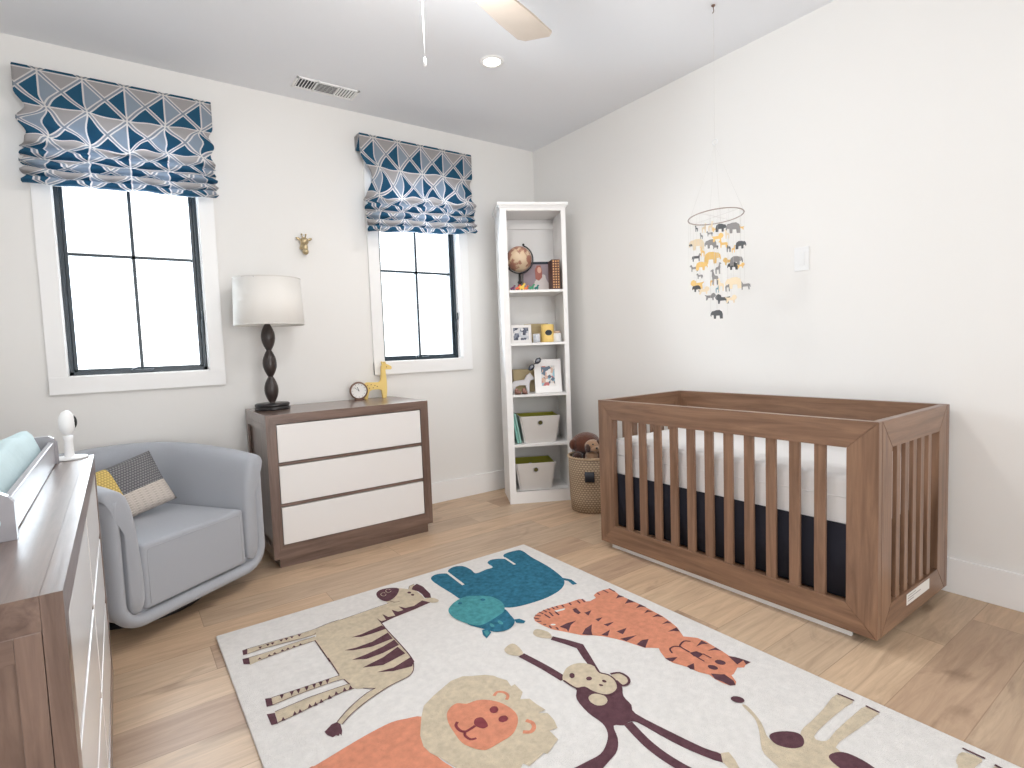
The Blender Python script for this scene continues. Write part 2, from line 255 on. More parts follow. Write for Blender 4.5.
('P','orange',1,0,0,[(-1559,-1854),(-1526,-1836),(-1476,-1831),(-1417,-1838),(-1372,-1848),(-1307,-1852),(-1290,-1864),(-1295,-1889),(-1280,-1898),(-1239,-1892),(-1228,-1867),(-1196,-1856),(-1158,-1856),(-1124,-1866),(-1127,-1899),(-1141,-1941),(-1139,-1994),(-1138,-2046),(-1140,-2093),(-1144,-2132),(-1147,-2182),(-1160,-2234),(-1176,-2280),(-1196,-2310),(-1212,-2335),(-1196,-2355),(-1181,-2375),(-1177,-2408),(-1185,-2453),(-1189,-2485),(-1197,-2518),(-1182,-2549),(-1175,-2587),(-1205,-2585),(-1221,-2590),(-1239,-2576),(-1281,-2589),(-1293,-2588),(-1313,-2618),(-1331,-2627),(-1347,-2618),(-1353,-2593),(-1354,-2567),(-1347,-2540),(-1362,-2510),(-1367,-2466),(-1384,-2420),(-1383,-2389),(-1364,-2351),(-1348,-2329),(-1378,-2300),(-1385,-2297),(-1404,-2229),(-1419,-2189),(-1445,-2141),(-1468,-2113),(-1502,-2084),(-1532,-2029),(-1563,-1974),(-1572,-1925),(-1573,-1881)]),
('P','white',2,0,0,[(-1456,-1865),(-1405,-1877),(-1420,-1887),(-1459,-1879)]),
('P','white',2,0,0,[(-1528,-1958),(-1530,-1959),(-1534,-1959),(-1538,-1958),(-1541,-1955),(-1544,-1951),(-1545,-1948),(-1544,-1945),(-1541,-1943),(-1537,-1943),(-1533,-1945),(-1530,-1948),(-1527,-1952),(-1527,-1955)]),
('P','dark',2,0,0,[(-1389,-1904),(-1370,-1906),(-1383,-1949),(-1400,-1953),(-1400,-1928)]),
('P','dark',2,0,0,[(-1372,-1959),(-1335,-1963),(-1376,-1988)]),
('P','dark',2,0,0,[(-1375,-2027),(-1342,-2035),(-1379,-2049)]),
('P','dark',2,0,0,[(-1380,-2079),(-1332,-2091),(-1378,-2100)]),
('P','dark',2,0,0,[(-1380,-2149),(-1330,-2156),(-1377,-2180)]),
('P','dark',2,0,0,[(-1527,-1981),(-1487,-1978),(-1443,-1986),(-1483,-1999),(-1527,-2033),(-1517,-2012)]),
('P','dark',2,0,0,[(-1498,-2080),(-1457,-2056),(-1415,-2049),(-1452,-2084),(-1471,-2110)]),
('P','dark',2,0,0,[(-1444,-2130),(-1390,-2124),(-1431,-2152)]),
('P','dark',2,0,0,[(-1409,-2195),(-1340,-2218),(-1404,-2223)]),
('P','dark',2,0,0,[(-1391,-2261),(-1354,-2254),(-1328,-2265),(-1385,-2297)]),
('P','dark',2,0,0,[(-1178,-1954),(-1142,-1935),(-1138,-1966),(-1158,-1956)]),
('P','dark',2,0,0,[(-1185,-2013),(-1140,-1991),(-1139,-2031),(-1164,-2017)]),
('P','dark',2,0,0,[(-1180,-2070),(-1138,-2056),(-1138,-2092),(-1154,-2074)]),
('P','dark',2,0,0,[(-1364,-2254),(-1329,-2266),(-1358,-2274),(-1381,-2297),(-1385,-2273)]),
('P','dark',2,0,0,[(-1188,-2122),(-1155,-2110),(-1147,-2137),(-1163,-2123)]),
('P','dark',2,0,0,[(-1188,-2163),(-1149,-2161),(-1152,-2193),(-1165,-2173)]),
('P','dark',2,0,0,[(-1203,-2225),(-1163,-2222),(-1168,-2246),(-1179,-2232)]),
('P','dark',2,0,0,[(-1230,-2276),(-1179,-2277),(-1194,-2305),(-1207,-2287)]),
('P','dark',2,0,0,[(-1235,-2409),(-1185,-2396),(-1186,-2427),(-1204,-2412)]),
('P','dark',2,0,0,[(-1228,-2451),(-1187,-2457),(-1190,-2483),(-1203,-2465)]),
('P','dark',2,0,0,[(-1383,-2386),(-1343,-2409),(-1379,-2416),(-1385,-2406)]),
('P','dark',2,0,0,[(-1364,-2464),(-1331,-2468),(-1362,-2493),(-1370,-2482)]),
('P','dark',2,0,0,[(-1287,-2419),(-1261,-2428),(-1257,-2454),(-1287,-2458),(-1295,-2442)]),
('P','dark',2,0,0,[(-1202,-2518),(-1188,-2535),(-1179,-2565),(-1175,-2587),(-1200,-2585),(-1185,-2565),(-1223,-2566)]),
('P','dark',2,0,0,[(-1339,-2541),(-1317,-2564),(-1307,-2571),(-1316,-2611),(-1331,-2627),(-1347,-2618),(-1348,-2589),(-1354,-2567)]),
('P','dark',2,0,0,[(-1248,-2538),(-1255,-2539),(-1262,-2537),(-1268,-2532),(-1271,-2525),(-1272,-2518),(-1270,-2511),(-1265,-2506),(-1258,-2505),(-1251,-2507),(-1245,-2512),(-1242,-2519),(-1241,-2527),(-1243,-2533)]),
('P','dark',2,0,0,[(-1295,-2539),(-1301,-2540),(-1307,-2538),(-1312,-2533),(-1315,-2526),(-1316,-2519),(-1313,-2513),(-1309,-2508),(-1303,-2507),(-1297,-2510),(-1292,-2515),(-1289,-2521),(-1289,-2529),(-1291,-2535)]),
('S','dark',3,0,6,[(-1223,-2375),(-1237,-2359),(-1263,-2363),(-1281,-2374),(-1285,-2418)]),
('S','dark',3,0,6,[(-1281,-2374),(-1297,-2358),(-1323,-2360),(-1338,-2382)]),
('S','dark',3,0,5,[(-1292,-2449),(-1294,-2485)]),
('S','dark',3,0,5,[(-1258,-2453),(-1258,-2488)]),
('S','dark',2,0,7,[(-1562,-1858),(-1551,-1880)]),
('S','dark',2,0,7,[(-1543,-1842),(-1530,-1865)]),
('S','dark',2,0,7,[(-1514,-1833),(-1510,-1856)]),
('S','dark',2,0,7,[(-1489,-1830),(-1489,-1854)]),
('S','dark',2,0,7,[(-1467,-1831),(-1468,-1851)]),
('S','dark',2,0,7,[(-1444,-1834),(-1448,-1855)]),
('S','dark',2,0,7,[(-1425,-1839),(-1429,-1856)]),
('S','dark',2,0,7,[(-1399,-1847),(-1405,-1867)]),
('S','dark',2,0,7,[(-1361,-1851),(-1368,-1873)]),
('S','dark',2,0,7,[(-1319,-1857),(-1328,-1886)]),
('S','dark',2,0,7,[(-1295,-1862),(-1305,-1891)]),
('S','dark',2,0,7,[(-1200,-1860),(-1205,-1882)]),
('S','dark',2,0,7,[(-1160,-1858),(-1162,-1892)]),
('S','dark',2,0,7,[(-1128,-1863),(-1131,-1903)]),
('S','dark',2,0,7,[(-1571,-1889),(-1555,-1900)]),
('S','dark',2,0,7,[(-1565,-1924),(-1556,-1932)]),
('S','dark',2,0,7,[(-1553,-1947),(-1558,-1967)]),
('S','dark',2,0,7,[(-1540,-1975),(-1545,-1995)]),
('S','dark',2,0,7,[(-1481,-1860),(-1491,-1898)]),
('S','dark',2,0,7,[(-1459,-1872),(-1466,-1906)]),
('S','dark',2,0,7,[(-1509,-1863),(-1510,-1902)]),
('S','dark',1,0,30,[(-1766,-2044),(-1756,-2106),(-1747,-2174),(-1741,-2252)]),
('P','beige',2,1,0,[(-1793,-1975),(-1752,-1959),(-1740,-1982),(-1753,-2039),(-1778,-2042),(-1800,-2012)]),
('P','dark',1,0,0,[(-1594,-2018),(-1567,-2073),(-1543,-2134),(-1574,-2203),(-1621,-2304),(-1618,-2236),(-1606,-2201),(-1580,-2139),(-1595,-2089),(-1616,-2032)]),
('P','beige',2,1,0,[(-1640,-1953),(-1609,-1936),(-1588,-1981),(-1599,-2020),(-1615,-2022),(-1642,-1987)]),
('P','dark',1,1,0,[(-1750,-2325),(-1780,-2358),(-1796,-2426),(-1796,-2486),(-1813,-2525),(-1846,-2553),(-1888,-2571),(-1938,-2568),(-1978,-2564),(-2023,-2559),(-2039,-2604),(-1974,-2620),(-1887,-2604),(-1842,-2590),(-1806,-2558),(-1778,-2515),(-1755,-2532),(-1733,-2532),(-1716,-2541),(-1709,-2572),(-1701,-2642),(-1687,-2714),(-1657,-2794),(-1633,-2773),(-1649,-2732),(-1668,-2641),(-1687,-2519),(-1666,-2483),(-1653,-2438),(-1617,-2397),(-1619,-2359),(-1729,-2306)]),
('S','dark',1,0,30,[(-1737,-2533),(-1755,-2612),(-1760,-2677),(-1754,-2741),(-1744,-2783)]),
('P','beige',2,0,0,[(-1632,-2772),(-1611,-2783),(-1625,-2812),(-1654,-2851),(-1665,-2827),(-1656,-2794)]),
('P','beige',2,1,0,[(-1734,-2237),(-1695,-2211),(-1654,-2209),(-1625,-2228),(-1611,-2263),(-1623,-2302),(-1612,-2332),(-1614,-2366),(-1636,-2396),(-1670,-2407),(-1696,-2395),(-1711,-2359),(-1717,-2326),(-1740,-2317),(-1749,-2286),(-1748,-2257)]),
('S','dark',3,0,6,[(-1748,-2257),(-1744,-2314),(-1719,-2328),(-1714,-2362),(-1698,-2397),(-1672,-2409),(-1638,-2400),(-1614,-2366),(-1610,-2330),(-1623,-2302),(-1611,-2270)]),
('P','beige',2,1,0,[(-1602,-2335),(-1574,-2347),(-1574,-2383),(-1595,-2401),(-1616,-2399),(-1614,-2366)]),
('S','dark',3,0,9,[(-1601,-2331),(-1572,-2346),(-1570,-2381),(-1591,-2404),(-1617,-2400),(-1613,-2368)]),
('P','beige',3,1,0,[(-1744,-2374),(-1718,-2373),(-1701,-2400),(-1710,-2424),(-1733,-2432),(-1752,-2420),(-1756,-2396)]),
('P','dark',3,0,0,[(-1701,-2261),(-1706,-2266),(-1712,-2268),(-1716,-2268),(-1720,-2265),(-1720,-2261),(-1719,-2255),(-1715,-2250),(-1710,-2245),(-1705,-2243),(-1700,-2243),(-1697,-2246),(-1696,-2250),(-1697,-2256)]),
('P','dark',3,0,0,[(-1667,-2310),(-1671,-2313),(-1676,-2314),(-1681,-2313),(-1684,-2310),(-1686,-2306),(-1685,-2302),(-1683,-2298),(-1679,-2295),(-1674,-2294),(-1669,-2295),(-1666,-2297),(-1664,-2302),(-1665,-2306)]),
('P','dark',3,0,0,[(-1643,-2354),(-1646,-2355),(-1649,-2354),(-1651,-2352),(-1652,-2349),(-1652,-2345),(-1651,-2342),(-1648,-2339),(-1646,-2338),(-1643,-2339),(-1641,-2341),(-1640,-2345),(-1640,-2348),(-1641,-2352)]),
('P','dark',3,0,0,[(-1666,-2361),(-1668,-2362),(-1670,-2361),(-1673,-2359),(-1675,-2357),(-1675,-2354),(-1675,-2351),(-1674,-2349),(-1672,-2348),(-1669,-2348),(-1667,-2350),(-1665,-2353),(-1664,-2356),(-1664,-2359)]),
('P','orange',1,1,0,[(-2539,-2117),(-2526,-2119),(-2472,-2109),(-2412,-2098),(-2358,-2090),(-2290,-2086),(-2245,-2100),(-2206,-2120),(-2212,-2174),(-2243,-2252),(-2244,-2315),(-2231,-2364),(-2225,-2423),(-2326,-2397),(-2458,-2293),(-2599,-2150)]),
('P','beige',2,0,0,[(-2206,-2121),(-2177,-2079),(-2131,-2054),(-2087,-2036),(-2045,-2019),(-2001,-2022),(-1972,-2043),(-1936,-2063),(-1915,-2088),(-1910,-2105),(-1895,-2137),(-1903,-2172),(-1887,-2171),(-1892,-2221),(-1920,-2245),(-1895,-2261),(-1894,-2299),(-1889,-2335),(-1916,-2333),(-1894,-2351),(-1899,-2388),(-1913,-2420),(-1939,-2414),(-1942,-2456),(-1972,-2469),(-2001,-2481),(-2008,-2472),(-2031,-2478),(-2068,-2485),(-2076,-2467),(-2092,-2477),(-2141,-2473),(-2186,-2448),(-2217,-2401),(-2230,-2353),(-2239,-2319),(-2256,-2274),(-2259,-2240),(-2247,-2195),(-2226,-2156)]),
('P','orange',3,1,0,[(-2138,-2159),(-2113,-2139),(-2088,-2136),(-2066,-2157),(-2035,-2162),(-2007,-2179),(-1981,-2216),(-1970,-2258),(-1971,-2293),(-1984,-2320),(-2008,-2344),(-2039,-2361),(-2083,-2364),(-2119,-2365),(-2136,-2357),(-2154,-2330),(-2166,-2294),(-2162,-2242),(-2155,-2198)]),
('P','wine',4,0,0,[(-2002,-2241),(-2006,-2247),(-2013,-2251),(-2019,-2251),(-2025,-2249),(-2028,-2244),(-2029,-2237),(-2027,-2230),(-2023,-2224),(-2016,-2221),(-2010,-2220),(-2004,-2223),(-2000,-2228),(-2000,-2234)]),
('P','wine',4,0,0,[(-2002,-2294),(-2006,-2299),(-2013,-2302),(-2019,-2302),(-2026,-2300),(-2030,-2295),(-2032,-2289),(-2030,-2283),(-2026,-2278),(-2020,-2275),(-2013,-2274),(-2007,-2277),(-2002,-2281),(-2001,-2288)]),
('P','wine',4,1,0,[(-2084,-2236),(-2065,-2240),(-2062,-2257),(-2069,-2285),(-2086,-2286),(-2095,-2272),(-2098,-2254)]),
('S','wine',4,0,9,[(-2132,-2213),(-2144,-2225),(-2145,-2250),(-2135,-2264),(-2117,-2264),(-2099,-2261)]),
('S','wine',4,0,8,[(-2135,-2264),(-2144,-2278),(-2140,-2301),(-2124,-2308)]),
('S','orange',3,0,10,[(-1976,-2179),(-1956,-2169),(-1940,-2186),(-1941,-2207),(-1956,-2220)]),
('S','orange',3,0,13,[(-1966,-2336),(-1958,-2356),(-1966,-2375),(-1985,-2384),(-2003,-2370)]),
('P','dark',2,0,0,[(-1382,-2690),(-1390,-2691),(-1398,-2689),(-1404,-2683),(-1409,-2676),(-1410,-2668),(-1408,-2660),(-1402,-2655),(-1395,-2654),(-1387,-2656),(-1380,-2662),(-1375,-2670),(-1374,-2678),(-1377,-2685)]),
('P','beige',1,1,0,[(-1401,-2695),(-1398,-2711),(-1423,-2759),(-1449,-2790),(-1477,-2820),(-1479,-2861),(-1446,-2887),(-1379,-2862),(-1319,-2860),(-1235,-2856),(-1135,-2849),(-1128,-2894),(-1178,-2893),(-1271,-2890),(-1374,-2895),(-1366,-2924),(-1304,-2922),(-1197,-2923),(-1128,-2929),(-1131,-2965),(-1145,-2965),(-1250,-2957),(-1371,-2951),(-1364,-3011),(-1394,-3094),(-1300,-3165),(-1245,-3169),(-1203,-3175),(-1181,-3164),(-1131,-3164),(-1122,-3204),(-1170,-3201),(-1230,-3207),(-1203,-3229),(-1129,-3230),(-1129,-3261),(-1234,-3266),(-1402,-3299),(-1552,-3181),(-1601,-3003),(-1586,-2942),(-1560,-2896),(-1549,-2864),(-1533,-2833),(-1471,-2789),(-1432,-2752),(-1409,-2702)]),
('P','dark',2,1,0,[(-1470,-2818),(-1443,-2819),(-1411,-2839),(-1395,-2862),(-1405,-2882),(-1433,-2894),(-1459,-2886),(-1478,-2865),(-1484,-2842)]),
('P','dark',2,1,0,[(-1423,-2957),(-1401,-2956),(-1374,-2972),(-1365,-3003),(-1369,-3042),(-1387,-3074),(-1443,-3042),(-1441,-3005),(-1435,-2976)]),
('S','dark',3,0,7,[(-1128,-2849),(-1125,-2896)]),
('S','dark',3,0,7,[(-1124,-2928),(-1126,-2966)]),
('S','dark',3,0,7,[(-1115,-3160),(-1115,-3208)]),
('S','dark',3,0,8,[(-1123,-3229),(-1129,-3261)])]
MOB=[('e','d',-0.117,-0.109,1.667,9),('e','g',-0.072,-0.152,1.663,12),('l','a',0.0,-0.15,1.67,5),('g','d',-0.067,0.076,1.699,5),('g','c',0.082,0.132,1.724,8),('g','c',-0.087,-0.027,1.69,8),('l','a',0.115,0.084,1.711,6),('z','g',0.101,0.109,1.693,6),('g','g',-0.073,0.041,1.656,5),('l','a',-0.14,-0.106,1.619,9),('g','c',0.116,0.005,1.675,8),('e','d',-0.011,-0.156,1.587,9),('z','a',-0.093,-0.105,1.593,8),('e','g',-0.133,-0.057,1.598,10),('z','d',0.11,0.079,1.622,6),('g','d',0.111,-0.005,1.605,8),('g','a',0.075,-0.059,1.587,6),('e','c',0.084,0.184,1.647,14),('e','d',-0.0,0.165,1.633,3),('g','a',-0.063,0.043,1.58,8),('z','d',0.051,0.161,1.573,9),('e','a',0.132,0.114,1.571,15),('l','a',0.092,-0.016,1.532,9),('e','g',0.069,-0.079,1.526,11),('e','d',0.087,-0.047,1.504,9),('l','a',0.0,-0.15,1.489,6),('g','g',-0.139,-0.104,1.475,9),('e','a',-0.099,0.024,1.504,10),('z','g',0.039,0.173,1.517,8),('z','g',-0.088,0.046,1.457,6),('g','g',-0.122,-0.073,1.437,12),('g','a',0.095,0.09,1.442,8),('g','c',-0.109,-0.1,1.399,10),('g','g',0.072,-0.025,1.405,9),('e','c',-0.075,-0.153,1.403,13),('z','g',-0.0,-0.171,1.391,9),('l','a',0.071,0.178,1.432,12),('e','d',-0.039,0.101,1.401,8),('l','c',-0.087,0.019,1.382,9),('g','b',0.116,0.07,1.403,7),('l','g',0.109,0.112,1.363,9),('l','d',-0.095,-0.098,1.33,11),('l','c',-0.066,-0.133,1.328,9),('e','d',-0.146,-0.099,1.256,10)]
# ---------------- geometry helpers
class MB:
    def __init__(s): s.bm=bmesh.new(); s.uv=None
    def box(s,x0,x1,y0,y1,z0,z1,bev=0,mi=0,mtx=None,seg=2):
        b=bmesh.new(); bmesh.ops.create_cube(b,size=1)
        for v in b.verts: v.co=Vector((x0+(v.co.x+.5)*(x1-x0),y0+(v.co.y+.5)*(y1-y0),z0+(v.co.z+.5)*(z1-z0)))
        if bev: bmesh.ops.bevel(b,geom=b.edges[:],offset=bev,segments=seg,affect='EDGES',profile=.6)
        return s.merge(b,mi,mtx,smooth=bev>.006)
    def merge(s,b,mi=0,mtx=None,smooth=False):
        if mtx: b.transform(mtx)
        n=len(s.bm.faces); me=bpy.data.meshes.new('t')
        for f in b.faces: f.material_index=mi; f.smooth=smooth
        b.to_mesh(me); b.free(); s.bm.from_mesh(me); bpy.data.meshes.remove(me); return s
    def poly(s,pts,mi=0,smooth=False):
        f=s.bm.faces.new([s.bm.verts.new(p) for p in pts]); f.material_index=mi; f.smooth=smooth; return s
    def prism(s,pts,d,mi=0,mtx=None,bev=0):
        """closed 2D outline (x,z) extruded along y by d, centred"""
        b=bmesh.new(); vs=[b.verts.new((x,-d/2,z)) for x,z in pts]; f=b.faces.new(vs)
        r=bmesh.ops.extrude_face_region(b,geom=[f]); bmesh.ops.translate(b,vec=(0,d,0),verts=[e for e in r['geom'] if isinstance(e,bmesh.types.BMVert)])
        bmesh.ops.recalc_face_normals(b,faces=b.faces[:])
        if bev: bmesh.ops.bevel(b,geom=[e for e in b.edges if e.calc_face_angle(0)>.9 and abs(e.verts[0].co.y-e.verts[1].co.y)<1e-6],offset=bev,segments=2,affect='EDGES')
        bmesh.ops.triangulate(b,faces=[f for f in b.faces if len(f.verts)>4])
        return s.merge(b,mi,mtx)
    def lathe(s,prof,seg=32,c=(0,0,0),mi=0,mtx=None,smooth=True,sx=1,sy=1):
        b=bmesh.new(); rings=[]; uvl=b.loops.layers.uv.new('UVMap')
        for r,z in prof:
            if r<1e-5: rings.append([b.verts.new((c[0],c[1],c[2]+z))])
            else: rings.append([b.verts.new((c[0]+sx*r*math.cos(2*PI*k/seg),c[1]+sy*r*math.sin(2*PI*k/seg),c[2]+z)) for k in range(seg)])
        L=[0]
        for i in range(1,len(prof)): L.append(L[-1]+math.hypot(prof[i][0]-prof[i-1][0],prof[i][1]-prof[i-1][1]))
        for i in range(len(rings)-1):
            A,B=rings[i],rings[i+1]
            for k in range(seg):
                j=(k+1)%seg; q=[(A[k] if len(A)>1 else A[0],k/seg,L[i]),(A[j] if len(A)>1 else A[0],(k+1)/seg,L[i]),(B[j] if len(B)>1 else B[0],(k+1)/seg,L[i+1]),(B[k] if len(B)>1 else B[0],k/seg,L[i+1])]
                vs=[];us=[]
                for v,uu,vv in q:
                    if v not in vs: vs.append(v); us.append((uu,vv))
                if len(vs)<3: continue
                f=b.faces.new(vs)
                for l,w in zip(f.loops,us): l[uvl].uv=w
        bmesh.ops.recalc_face_normals(b,faces=b.faces[:])
        return s.merge(b,mi,mtx,smooth)
    def tube(s,pts,r,seg=8,mi=0,closed=False,mtx=None):
        P=[Vector(p) for p in pts]; n=len(P); b=bmesh.new(); rings=[]; up=None
        for i in range(n):
            if closed: t=P[(i+1)%n]-P[i-1]
            else: t=P[min(i+1,n-1)]-P[max(i-1,0)]
            t.normalize()
            if up is None: up=Vector((0,0,1)) if abs(t.z)<.9 else Vector((1,0,0))
            a=t.cross(up).normalized(); bb=t.cross(a).normalized(); up=-bb if True else up
            rr=r[i] if isinstance(r,(list,tuple)) else r
            rings.append([b.verts.new(P[i]+a*rr*math.cos(2*PI*k/seg)+bb*rr*math.sin(2*PI*k/seg)) for k in range(seg)])
            up=t.cross(a)*-1
            up=a.cross(t)
        for i in range(n if closed else n-1):
            A,B=rings[i],rings[(i+1)%n]
            for k in range(seg): b.faces.new((A[k],A[(k+1)%seg],B[(k+1)%seg],B[k]))
        if not closed: b.faces.new(rings[0][::-1]); b.faces.new(rings[-1])
        bmesh.ops.recalc_face_normals(b,faces=b.faces[:])
        return s.merge(b,mi,mtx,True)
    def ball(s,c,r,mi=0,sc=(1,1,1),seg=24,mtx=None):
        b=bmesh.new(); bmesh.ops.create_uvsphere(b,u_segments=seg,v_segments=seg//2,radius=r)
        for v in b.verts: v.co=Vector((v.co.x*sc[0],v.co.y*sc[1],v.co.z*sc[2]))
        if mtx: b.transform(mtx)
        b.transform(Matrix.Translation(c)); return s.merge(b,mi,None,True)
    def build(s,name,m,parent=None,loc=None,rot=None,mtx=None):
        if mtx: s.bm.transform(mtx)
        me=bpy.data.meshes.new(name); s.bm.to_mesh(me); s.bm.free()
        for x in (m if isinstance(m,(list,tuple)) else [m]): me.materials.append(x)
        o=bpy.data.objects.new(name,me); COL.objects.link(o)
        if parent: o.parent=parent
        if loc: o.location=loc
        if rot: o.rotation_euler=rot
        return o
def tag(o,label=None,cat=None,group=None,kind=None):
    if label: o['label']=label
    if cat: o['category']=cat
    if group: o['group']=group
    if kind: o['kind']=kind
    return o
def thing(name,loc,label,cat,rz=0,group=None):
    o=bpy.data.objects.new(name,None); COL.objects.link(o); o.empty_display_size=.05; o.location=loc; o.rotation_euler=(0,0,rz)
    return tag(o,label,cat,group)
def struct(o): o['kind']='structure'; return o
def subsurf(o,n=1):
    m=o.modifiers.new('s','SUBSURF'); m.levels=n; m.render_levels=n; return o
def copy_tree(o,parent=None):
    c=o.copy(); COL.objects.link(c); c.parent=parent
    for ch in list(o.children): copy_tree(ch,c)
    return c
def ring(n): return [2*PI*k/n for k in range(n)]
# ---------------- room shell
XL,YF,H=-3.52,-6.0,2.7237
w1=(-3.095,-2.452); w2=(-1.3826,-.752); WZ=(1.064,2.34); WT=.16
FLR=struct(MB().box(XL-.1,.1,YF-.1,WT,-.05,0).build('floor',FLOOR))
struct(MB().box(XL-.1,.1,YF-.1,WT,H,H+.08).build('ceiling',CEIL))
b=MB()
xs=[XL-.1,w1[0],w1[1],w2[0],w2[1],.1]
for i in (0,2,4): b.box(xs[i],xs[i+1],0,WT,0,H)
for w in (w1,w2): b.box(w[0],w[1],0,WT,0,WZ[0]); b.box(w[0],w[1],0,WT,WZ[1],H)
struct(b.build('wall_back',WALL))
struct(MB().box(0,.1,YF,0,0,H).build('wall_right',WALL))
b=MB(); b.box(XL-.1,XL,-3.3,0,0,H).box(XL-.1,XL,YF,-4.6,0,H).box(XL-.1,XL,-4.6,-3.3,0,.75).box(XL-.1,XL,-4.6,-3.3,2.3,H); struct(b.build('wall_left',WALL))
b=MB(); b.box(XL-.07,XL-.03,-4.6,-4.55,.75,2.3).box(XL-.07,XL-.03,-3.35,-3.3,.75,2.3).box(XL-.07,XL-.03,-4.6,-3.3,.75,.8).box(XL-.07,XL-.03,-4.6,-3.3,2.25,2.3).box(XL-.06,XL-.04,-3.96,-3.94,.8,2.25)
o=struct(b.build('window_3',BLACKF)); MB().box(XL-.052,XL-.048,-4.55,-3.35,.8,2.25).build('pane',GLASS,o)  # unseen side window, added to let fill light in from the left
b=MB(); b.box(XL-.1,-3.35,YF-.1,YF,0,H).box(-1.2,.1,YF-.1,YF,0,H).box(-3.35,-1.2,YF-.1,YF,2.45,H)
struct(b.build('wall_front',WALL))
# wide glazed double door, added unseen behind the camera for fill light
b=MB()
for x0,x1 in((-3.35,-3.28),(-2.31,-2.24),(-1.27,-1.2)): b.box(x0,x1,YF-.08,YF-.02,0,2.45)
b.box(-3.35,-1.2,YF-.08,YF-.02,2.38,2.45).box(-3.35,-1.2,YF-.08,YF-.02,0,.1)
dr=struct(b.build('added_glazed_door',TRIM)); MB().box(-3.28,-1.27,YF-.055,YF-.05,.1,2.38).build('pane',GLASS,dr)
def base(name,x0,x1,y0,y1,nx,ny):
    b=MB(); b.box(x0,x1,y0,y1,0,.152,.003)
    return struct(b.build(name,TRIM))
base('baseboard_back',XL,0,-.016,0,0,-1); base('baseboard_right',-.016,0,YF,-.016,-1,0); base('baseboard_left',XL,XL+.016,YF,-.016,1,0)
def window(n,w):
    x0,x1=w; z0,z1=WZ
    root=bpy.data.objects.new('window_%d'%n,None); COL.objects.link(root); root.location=((x0+x1)/2,.0,z0); struct(root)
    hw=(x1-x0)/2; h=z1-z0
    # casing
    b=MB(); c=.078
    b.box(-hw-c,-hw,-.018,0,-.085,h+c,.002).box(hw,hw+c,-.018,0,-.085,h+c,.002).box(-hw,hw,-.018,0,h,h+c,.002).box(-hw-c,hw+c,-.02,0,-.088,0,.002)
    b.build('casing',TRIM,root)
    b=MB(); t=.004
    b.box(-hw,-hw+t,0,WT,0,h).box(hw-t,hw,0,WT,0,h).box(-hw,hw,0,WT,0,t).box(-hw,hw,0,WT,h-t,h)
    b.build('jamb',TRIM,root)
    b=MB(); f=.02; t=.004; y0_,y1_=.052,.1
    b.box(-hw+t,-hw+t+f,y0_,y1_,t,h-t,.002).box(hw-t-f,hw-t,y0_,y1_,t,h-t,.002).box(-hw+t,hw-t,y0_,y1_,t,t+f,.002).box(-hw+t,hw-t,y0_,y1_,h-t-f,h-t,.002)
    fr=b.build('frame',BLACKF,root)
    b=MB(); g=.017; a=hw-t-f
    b.box(-a,-a+g,.065,.11,f,h-f,.002).box(a-g,a,.065,.11,f,h-f,.002).box(-a,a,.065,.11,f,f+g*.9,.002).box(-a,a,.065,.11,h-f-g,h-f,.002)
    sash=b.build('sash',BLACKF,root)
    b=MB(); b.box(-.008,.008,.073,.097,f,h-f).box(-a,a,.073,.097,.637-.008,.637+.008)
    b.build('muntin',BLACKF,sash)
    MB().box(-a,a,.083,.087,f,h-f).build('pane',GLASS,sash)
    b=MB(); b.box(-.055,.055,.036,.053,.006,.024,.003).tube([(-.045,.036,.024),(-.02,.028,.034),(.03,.026,.033),(.05,.028,.03)],.004)
    b.build('crank_handle',BLACKF,root)
    b=MB(); b.box(a+.001,a+.015,.038,.053,.2,.3,.003).tube([(a+.01,.036,.29),(a+.01,.022,.3),(a+.01,.02,.345)],.005)
    b.build('sash_lock',BLACKF,root)
window(1,w1); window(2,w2)
# ---------------- ceiling fittings
def can_light(x,y,label):
    t=thing('recessed_light',(x,y,H),label,'ceiling light',group='recessed ceiling lights')
    b=MB(); b.lathe([(.047,-.001),(.049,-.006),(.066,-.005),(.07,0)],36); b.build('trim_ring',TRIM,t)
    b=MB(); b.lathe([(0,-.002),(.047,-.002)],36); b.build('lens',mat('lit_lens',(1,.93,.84),emit=14),t)
    l=bpy.data.lights.new('downlight','SPOT'); l.energy=30; l.spot_size=2.5; l.spot_blend=.9; l.color=(1,.95,.9); l.shadow_soft_size=.05
    lo=bpy.data.objects.new('downlight',l); COL.objects.link(lo); lo.location=(0,0,-.02); lo.parent=t
can_light(-1.08,-1.013,'round lit recessed downlight in the ceiling near the fan blade')
# air vent
t=thing('ceiling_vent',(-1.757,-.232,H),'white rectangular ceiling air vent with louvres in three directions','vent')
b=MB(); a,c=.185,.07
b.box(-a,a,-c,-c+.012,-.008,0,.001).box(-a,a,c-.012,c,-.008,0,.001).box(-a,-a+.014,-c,c,-.008,0,.001).box(a-.014,a,-c,c,-.008,0,.001).box(-.068,-.06,-c,c,-.008,0).box(.06,.068,-c,c,-.008,0)
b.build('frame',TRIM,t)
MB().box(-a+.01,a-.01,-c+.01,c-.01,-.0015,-.0005).build('duct_opening',mat('duct_dark',srgb(70,72,76),.8),t)
b=MB()
for sx in(-1,1):
    for k in range(6):
        x=sx*(.08+k*.017); m=Matrix.Translation((x,0,-.005))@Matrix.Rotation(.6*sx,4,'Y'); b.box(-.0045,.0045,-c+.01,c-.01,-.0008,.0008,mtx=m)
for k in range(7):
    y=-.048+k*.016; m=Matrix.Translation((0,y,-.005))@Matrix.Rotation(.6,4,'X'); b.box(-.06,.06,-.0042,.0042,-.0008,.0008,mtx=m)
b.build('louvres',TRIM,t)
